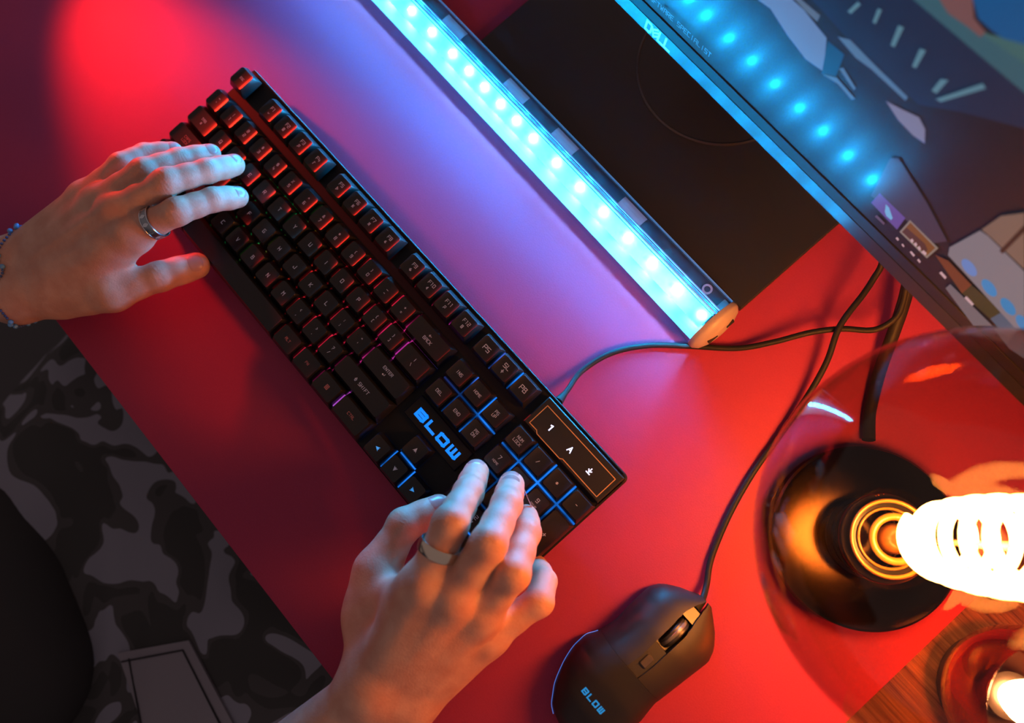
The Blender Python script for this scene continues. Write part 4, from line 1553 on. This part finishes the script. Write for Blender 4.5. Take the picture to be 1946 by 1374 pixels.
def band(parent, hs, w, th, m, name='band'):
    mb = MB()
    n = 72
    v = []
    hsx = hs + hs[:1]
    for k in range(n):
        a = 2 * PI * k / n
        q = k / n * 24
        i = int(q)
        rr = hsx[i] + (hsx[i + 1] - hsx[i]) * (q - i)
        # local x = side, y = dorsal, z = along the finger
        rr = 0.35 * rr + 0.65 * sorted(hs)[20] + 0.0005
        for (dr, z) in ((0, -w / 2), (th * 0.70, -w / 2 + 0.0002), (th * 1.05, -w / 4), (th * 1.05, w / 4), (th * 0.70, w / 2 - 0.0002), (0, w / 2)):
            v.append(((rr + dr) * math.sin(a), (rr + dr) * math.cos(a), z))
    f = []
    for k in range(n):
        l = (k + 1) % n
        for j in range(6):
            jj = (j + 1) % 6
            f.append((k * 6 + j, k * 6 + jj, l * 6 + jj, l * 6 + j))
    mb.add(v, f)
    return mb.build(name, m, parent, 50)


ro, _, hs = finger_ring('finger_ring', 'wide plain polished metal ring on the right index finger', TREES[1], RH['index'], 0.60, 0.0105, 0.007, 0.0012, goldm)
band(ro, hs, 0.0072, 0.0013, goldm)
lo_, _, hs = finger_ring('finger_ring', 'silver leaf pattern ring on the left index finger', TREES[0], LH['index'], 0.52, 0.0098, 0.006, 0.0010, silv)
av = sum(hs) / 24
b_ = band(lo_, hs, 0.0064, 0.0007, mat('ring_dark', (0.30, 0.34, 0.38), 0.3, metal=1.0))
for zz in (-0.0028, 0.0028):
    pts = [((av + 0.0012) * math.sin(2 * PI * k / 48), (av + 0.0012) * math.cos(2 * PI * k / 48), zz) for k in range(48)]
    MB().tube(pts, 0.00042, 6, closed=True).build('rim', silv, lo_, 60)
for k in range(12):
    a = 2 * PI * k / 12
    v = []
    for (s_, z) in ((0, -0.0024), (0.10, -0.0012), (0.13, 0.0004), (0.06, 0.0018), (0, 0.0024), (-0.05, 0.0014), (-0.10, 0.0), (-0.06, -0.0014)):
        rr = av + 0.0016
        v.append((rr * math.sin(a + s_), rr * math.cos(a + s_), z * (1 if k % 2 else -1)))
    v2 = [tuple(np.array(p) * np.array((0.94, 0.94, 1))) for p in v]
    MB().add(v + v2, [tuple(range(8))] + [(i, (i + 1) % 8, 8 + (i + 1) % 8, 8 + i) for i in range(8)]).build('leaf', silv, lo_)

# bracelet ----------------------------------------------------------
c0 = (Vector(LW[0]) + Vector(LW[1])) / 2
ax = (Vector(LA[0]) + Vector(LA[1])) / 2 - c0
ax.normalize()
br = thing('bracelet', 'string of small blue beads on the left wrist', 'bracelet', c0 - ax * 0.003)
cc = Vector(br.location)
side = (Vector(LW[1]) - Vector(LW[0])).normalized()
side = (side - ax * side.dot(ax)).normalized()
nn = ax.cross(side)
bm_s = MB().sphere((0, 0, 0), 0.00105, 8, 6).mesh('bead', 179)
bm_l = MB().sphere((0, 0, 0), 0.0019, 10, 7).mesh('bead', 179)
mbs = mat('bead_navy', (0.05, 0.10, 0.28), 0.2)
mbl = mat('bead_blue', (0.12, 0.32, 0.62), 0.2)
bm_s.materials.append(mbs)
bm_l.materials.append(mbl)
ang = 0.0
k = 0
while ang < 2 * PI - 0.03:
    wob = 0.0026 * math.sin(ang * 5)
    dr = side * math.cos(ang) + nn * math.sin(ang)
    h_ = TREES[0].ray_cast(cc + ax * wob, dr)
    rr = (h_[3] if h_[0] is not None and h_[3] < 0.045 else 0.026)
    big = (k % 9) in (0, 1, 2)
    p = ax * wob + dr * (rr + (0.0017 if big else 0.0009)) + ax * ((0.0012 if k % 2 else -0.0012) if big else 0)
    b_ = link('bead', bm_l if big else bm_s, None, br)
    b_.location = p
    ang += (0.0031 if big else 0.0021) / rr
    k += 1
print('beads', k)


# shorts and shirt ---------------------------------------------------
def camo():
    m = bpy.data.materials.new('camo_cloth')
    m.use_nodes = True
    nt = m.node_tree
    p = nt.nodes['Principled BSDF']
    p.inputs['Roughness'].default_value = 0.85
    p.inputs['Specular IOR Level'].default_value = 0.15
    tc = nt.nodes.new('ShaderNodeTexCoord')
    n = nt.nodes.new('ShaderNodeTexNoise')
    n.inputs['Scale'].default_value = 19
    n.inputs['Detail'].default_value = 1.2
    n.inputs['Distortion'].default_value = 1.1
    n.inputs['Roughness'].default_value = 0.4
    r = nt.nodes.new('ShaderNodeValToRGB')
    r.color_ramp.interpolation = 'CONSTANT'
    e = r.color_ramp.elements
    e[0].position = 0.0
    e[0].color = (0.060, 0.062, 0.062, 1)
    e[1].position = 0.545
    e[1].color = (0.25, 0.26, 0.32, 1)
    x = e.new(0.46)
    x.color = (0.085, 0.085, 0.088, 1)
    L = nt.links.new
    L(tc.outputs['Object'], n.inputs['Vector'])
    L(n.outputs['Fac'], r.inputs['Fac'])
    L(r.outputs['Color'], p.inputs['Base Color'])
    return m


fs = Field((-0.38, -0.72, -0.36), (0.36, 0.16, -0.05), 0.006)
d = smin(fs.cone((-0.10, -0.62, -0.215), (-0.255, 0.06, -0.190), 0.105, 0.088), fs.cone((0.10, -0.62, -0.215), (0.19, 0.06, -0.190), 0.105, 0.088), 0.12)
d = smin(d, fs.cone((-0.08, -0.62, -0.20), (0.08, -0.62, -0.20), 0.12, 0.12), 0.05)
for xm in (-0.10, -0.02, 0.06):
    d = smin(d, fs.cone((xm, -0.60, -0.215), (xm * 1.3, -0.02, -0.205), 0.070, 0.066), 0.06)
d = d + 0.0035 * np.sin(fs.X * 46 + 5 * np.sin(fs.Y * 17)) * np.sin(fs.Y * 38 + 2.0 * np.sin(fs.X * 23))
P, F = nets(np.broadcast_to(d, fs.shape).copy(), fs.org, fs.h)
sh = link('shorts', mesh_np('shorts', relax(P, F, 2), F), camo(), person, 'grey and black camouflage cloth shorts')
sh.location = POFF
stree = BVHTree.FromPolygons([v.co.copy() for v in sh.data.vertices], [list(p.vertices) for p in sh.data.polygons])


def drape(px, py, off=0.0):
    c = Vector(CAM.tolist())
    dr = (at(px, py, -0.1) - c).normalized()
    h_ = stree.ray_cast(c, dr)
    return (h_[0] if h_[0] is not None else at(px, py, -0.12)) + Vector((0, 0, off))


def drape_patch(quad, n, off, name, m, parent, sub=None):
    v = []
    for i in range(n + 1):
        for j in range(n + 1):
            s_, t = i / n, j / n
            x = (1 - s_) * (1 - t) * quad[0][0] + s_ * (1 - t) * quad[1][0] + s_ * t * quad[2][0] + (1 - s_) * t * quad[3][0]
            y = (1 - s_) * (1 - t) * quad[0][1] + s_ * (1 - t) * quad[1][1] + s_ * t * quad[2][1] + (1 - s_) * t * quad[3][1]
            v.append(drape(x, y, off))
    N_ = n + 1
    f = [(i * N_ + j, (i + 1) * N_ + j, (i + 1) * N_ + j + 1, i * N_ + j + 1) for i in range(n) for j in range(n)]
    # thickness
    b = len(v)
    v += [p - Vector((0, 0, 0.003)) for p in v]
    rim = [i * N_ for i in range(N_)] + [n * N_ + j for j in range(1, N_)] + [i * N_ + n for i in range(n - 1, -1, -1)] + [j for j in range(n - 1, 0, -1)]
    for k in range(len(rim)):
        l = (k + 1) % len(rim)
        f.append((rim[k], rim[l], b + rim[l], b + rim[k]))
    return MB().add(v, f).build(name, m, parent, 40)


cloth = mat('pocket_grey', (0.27, 0.26, 0.30), 0.85, spec=0.15)
pk = drape_patch([(228, 1240), (362, 1216), (460, 1400), (290, 1420)], 8, 0.0035, 'pocket', cloth, sh, None)
thr = mat('stitch_dark', (0.02, 0.02, 0.025), 0.8)
for a_, b_2 in (((236, 1256), (352, 1234)), ((352, 1234), (436, 1400)), ((250, 1250), (282, 1420))):
    pts = [drape(a_[0] + (b_2[0] - a_[0]) * t / 12, a_[1] + (b_2[1] - a_[1]) * t / 12, 0.0042) for t in range(13)]
    MB().tube(pts, 0.0008, 5).build('stitching', thr, sh)

ft = Field((-0.42, -0.98, -0.34), (0.40, -0.24, 0.34), 0.010)
d = ft.cone((-0.03, -0.66, -0.20), (-0.03, -0.76, 0.22), 0.15, 0.15)
d = smin(d, ft.cone((-0.12, -0.52, -0.115), (-0.06, -0.60, -0.05), 0.075, 0.13), 0.07)
d = smin(d, ft.cone((-0.02, -0.445, -0.14), (-0.14, -0.405, -0.14), 0.068, 0.066), 0.05)
d = smin(d, ft.cone((-0.19, -0.76, 0.28), (-0.33, -0.50, 0.06), 0.07, 0.058), 0.05)
d = smin(d, ft.cone((0.13, -0.76, 0.28), (0.16, -0.46, 0.05), 0.07, 0.058), 0.05)
P, F = nets(np.broadcast_to(d, ft.shape).copy(), ft.org, ft.h)
st = link('shirt', mesh_np('shirt', relax(P, F, 3), F), mat('shirt_black', (0.05, 0.05, 0.052), 0.9, spec=0.1), person, 'plain black cloth shirt')
st.location = POFF
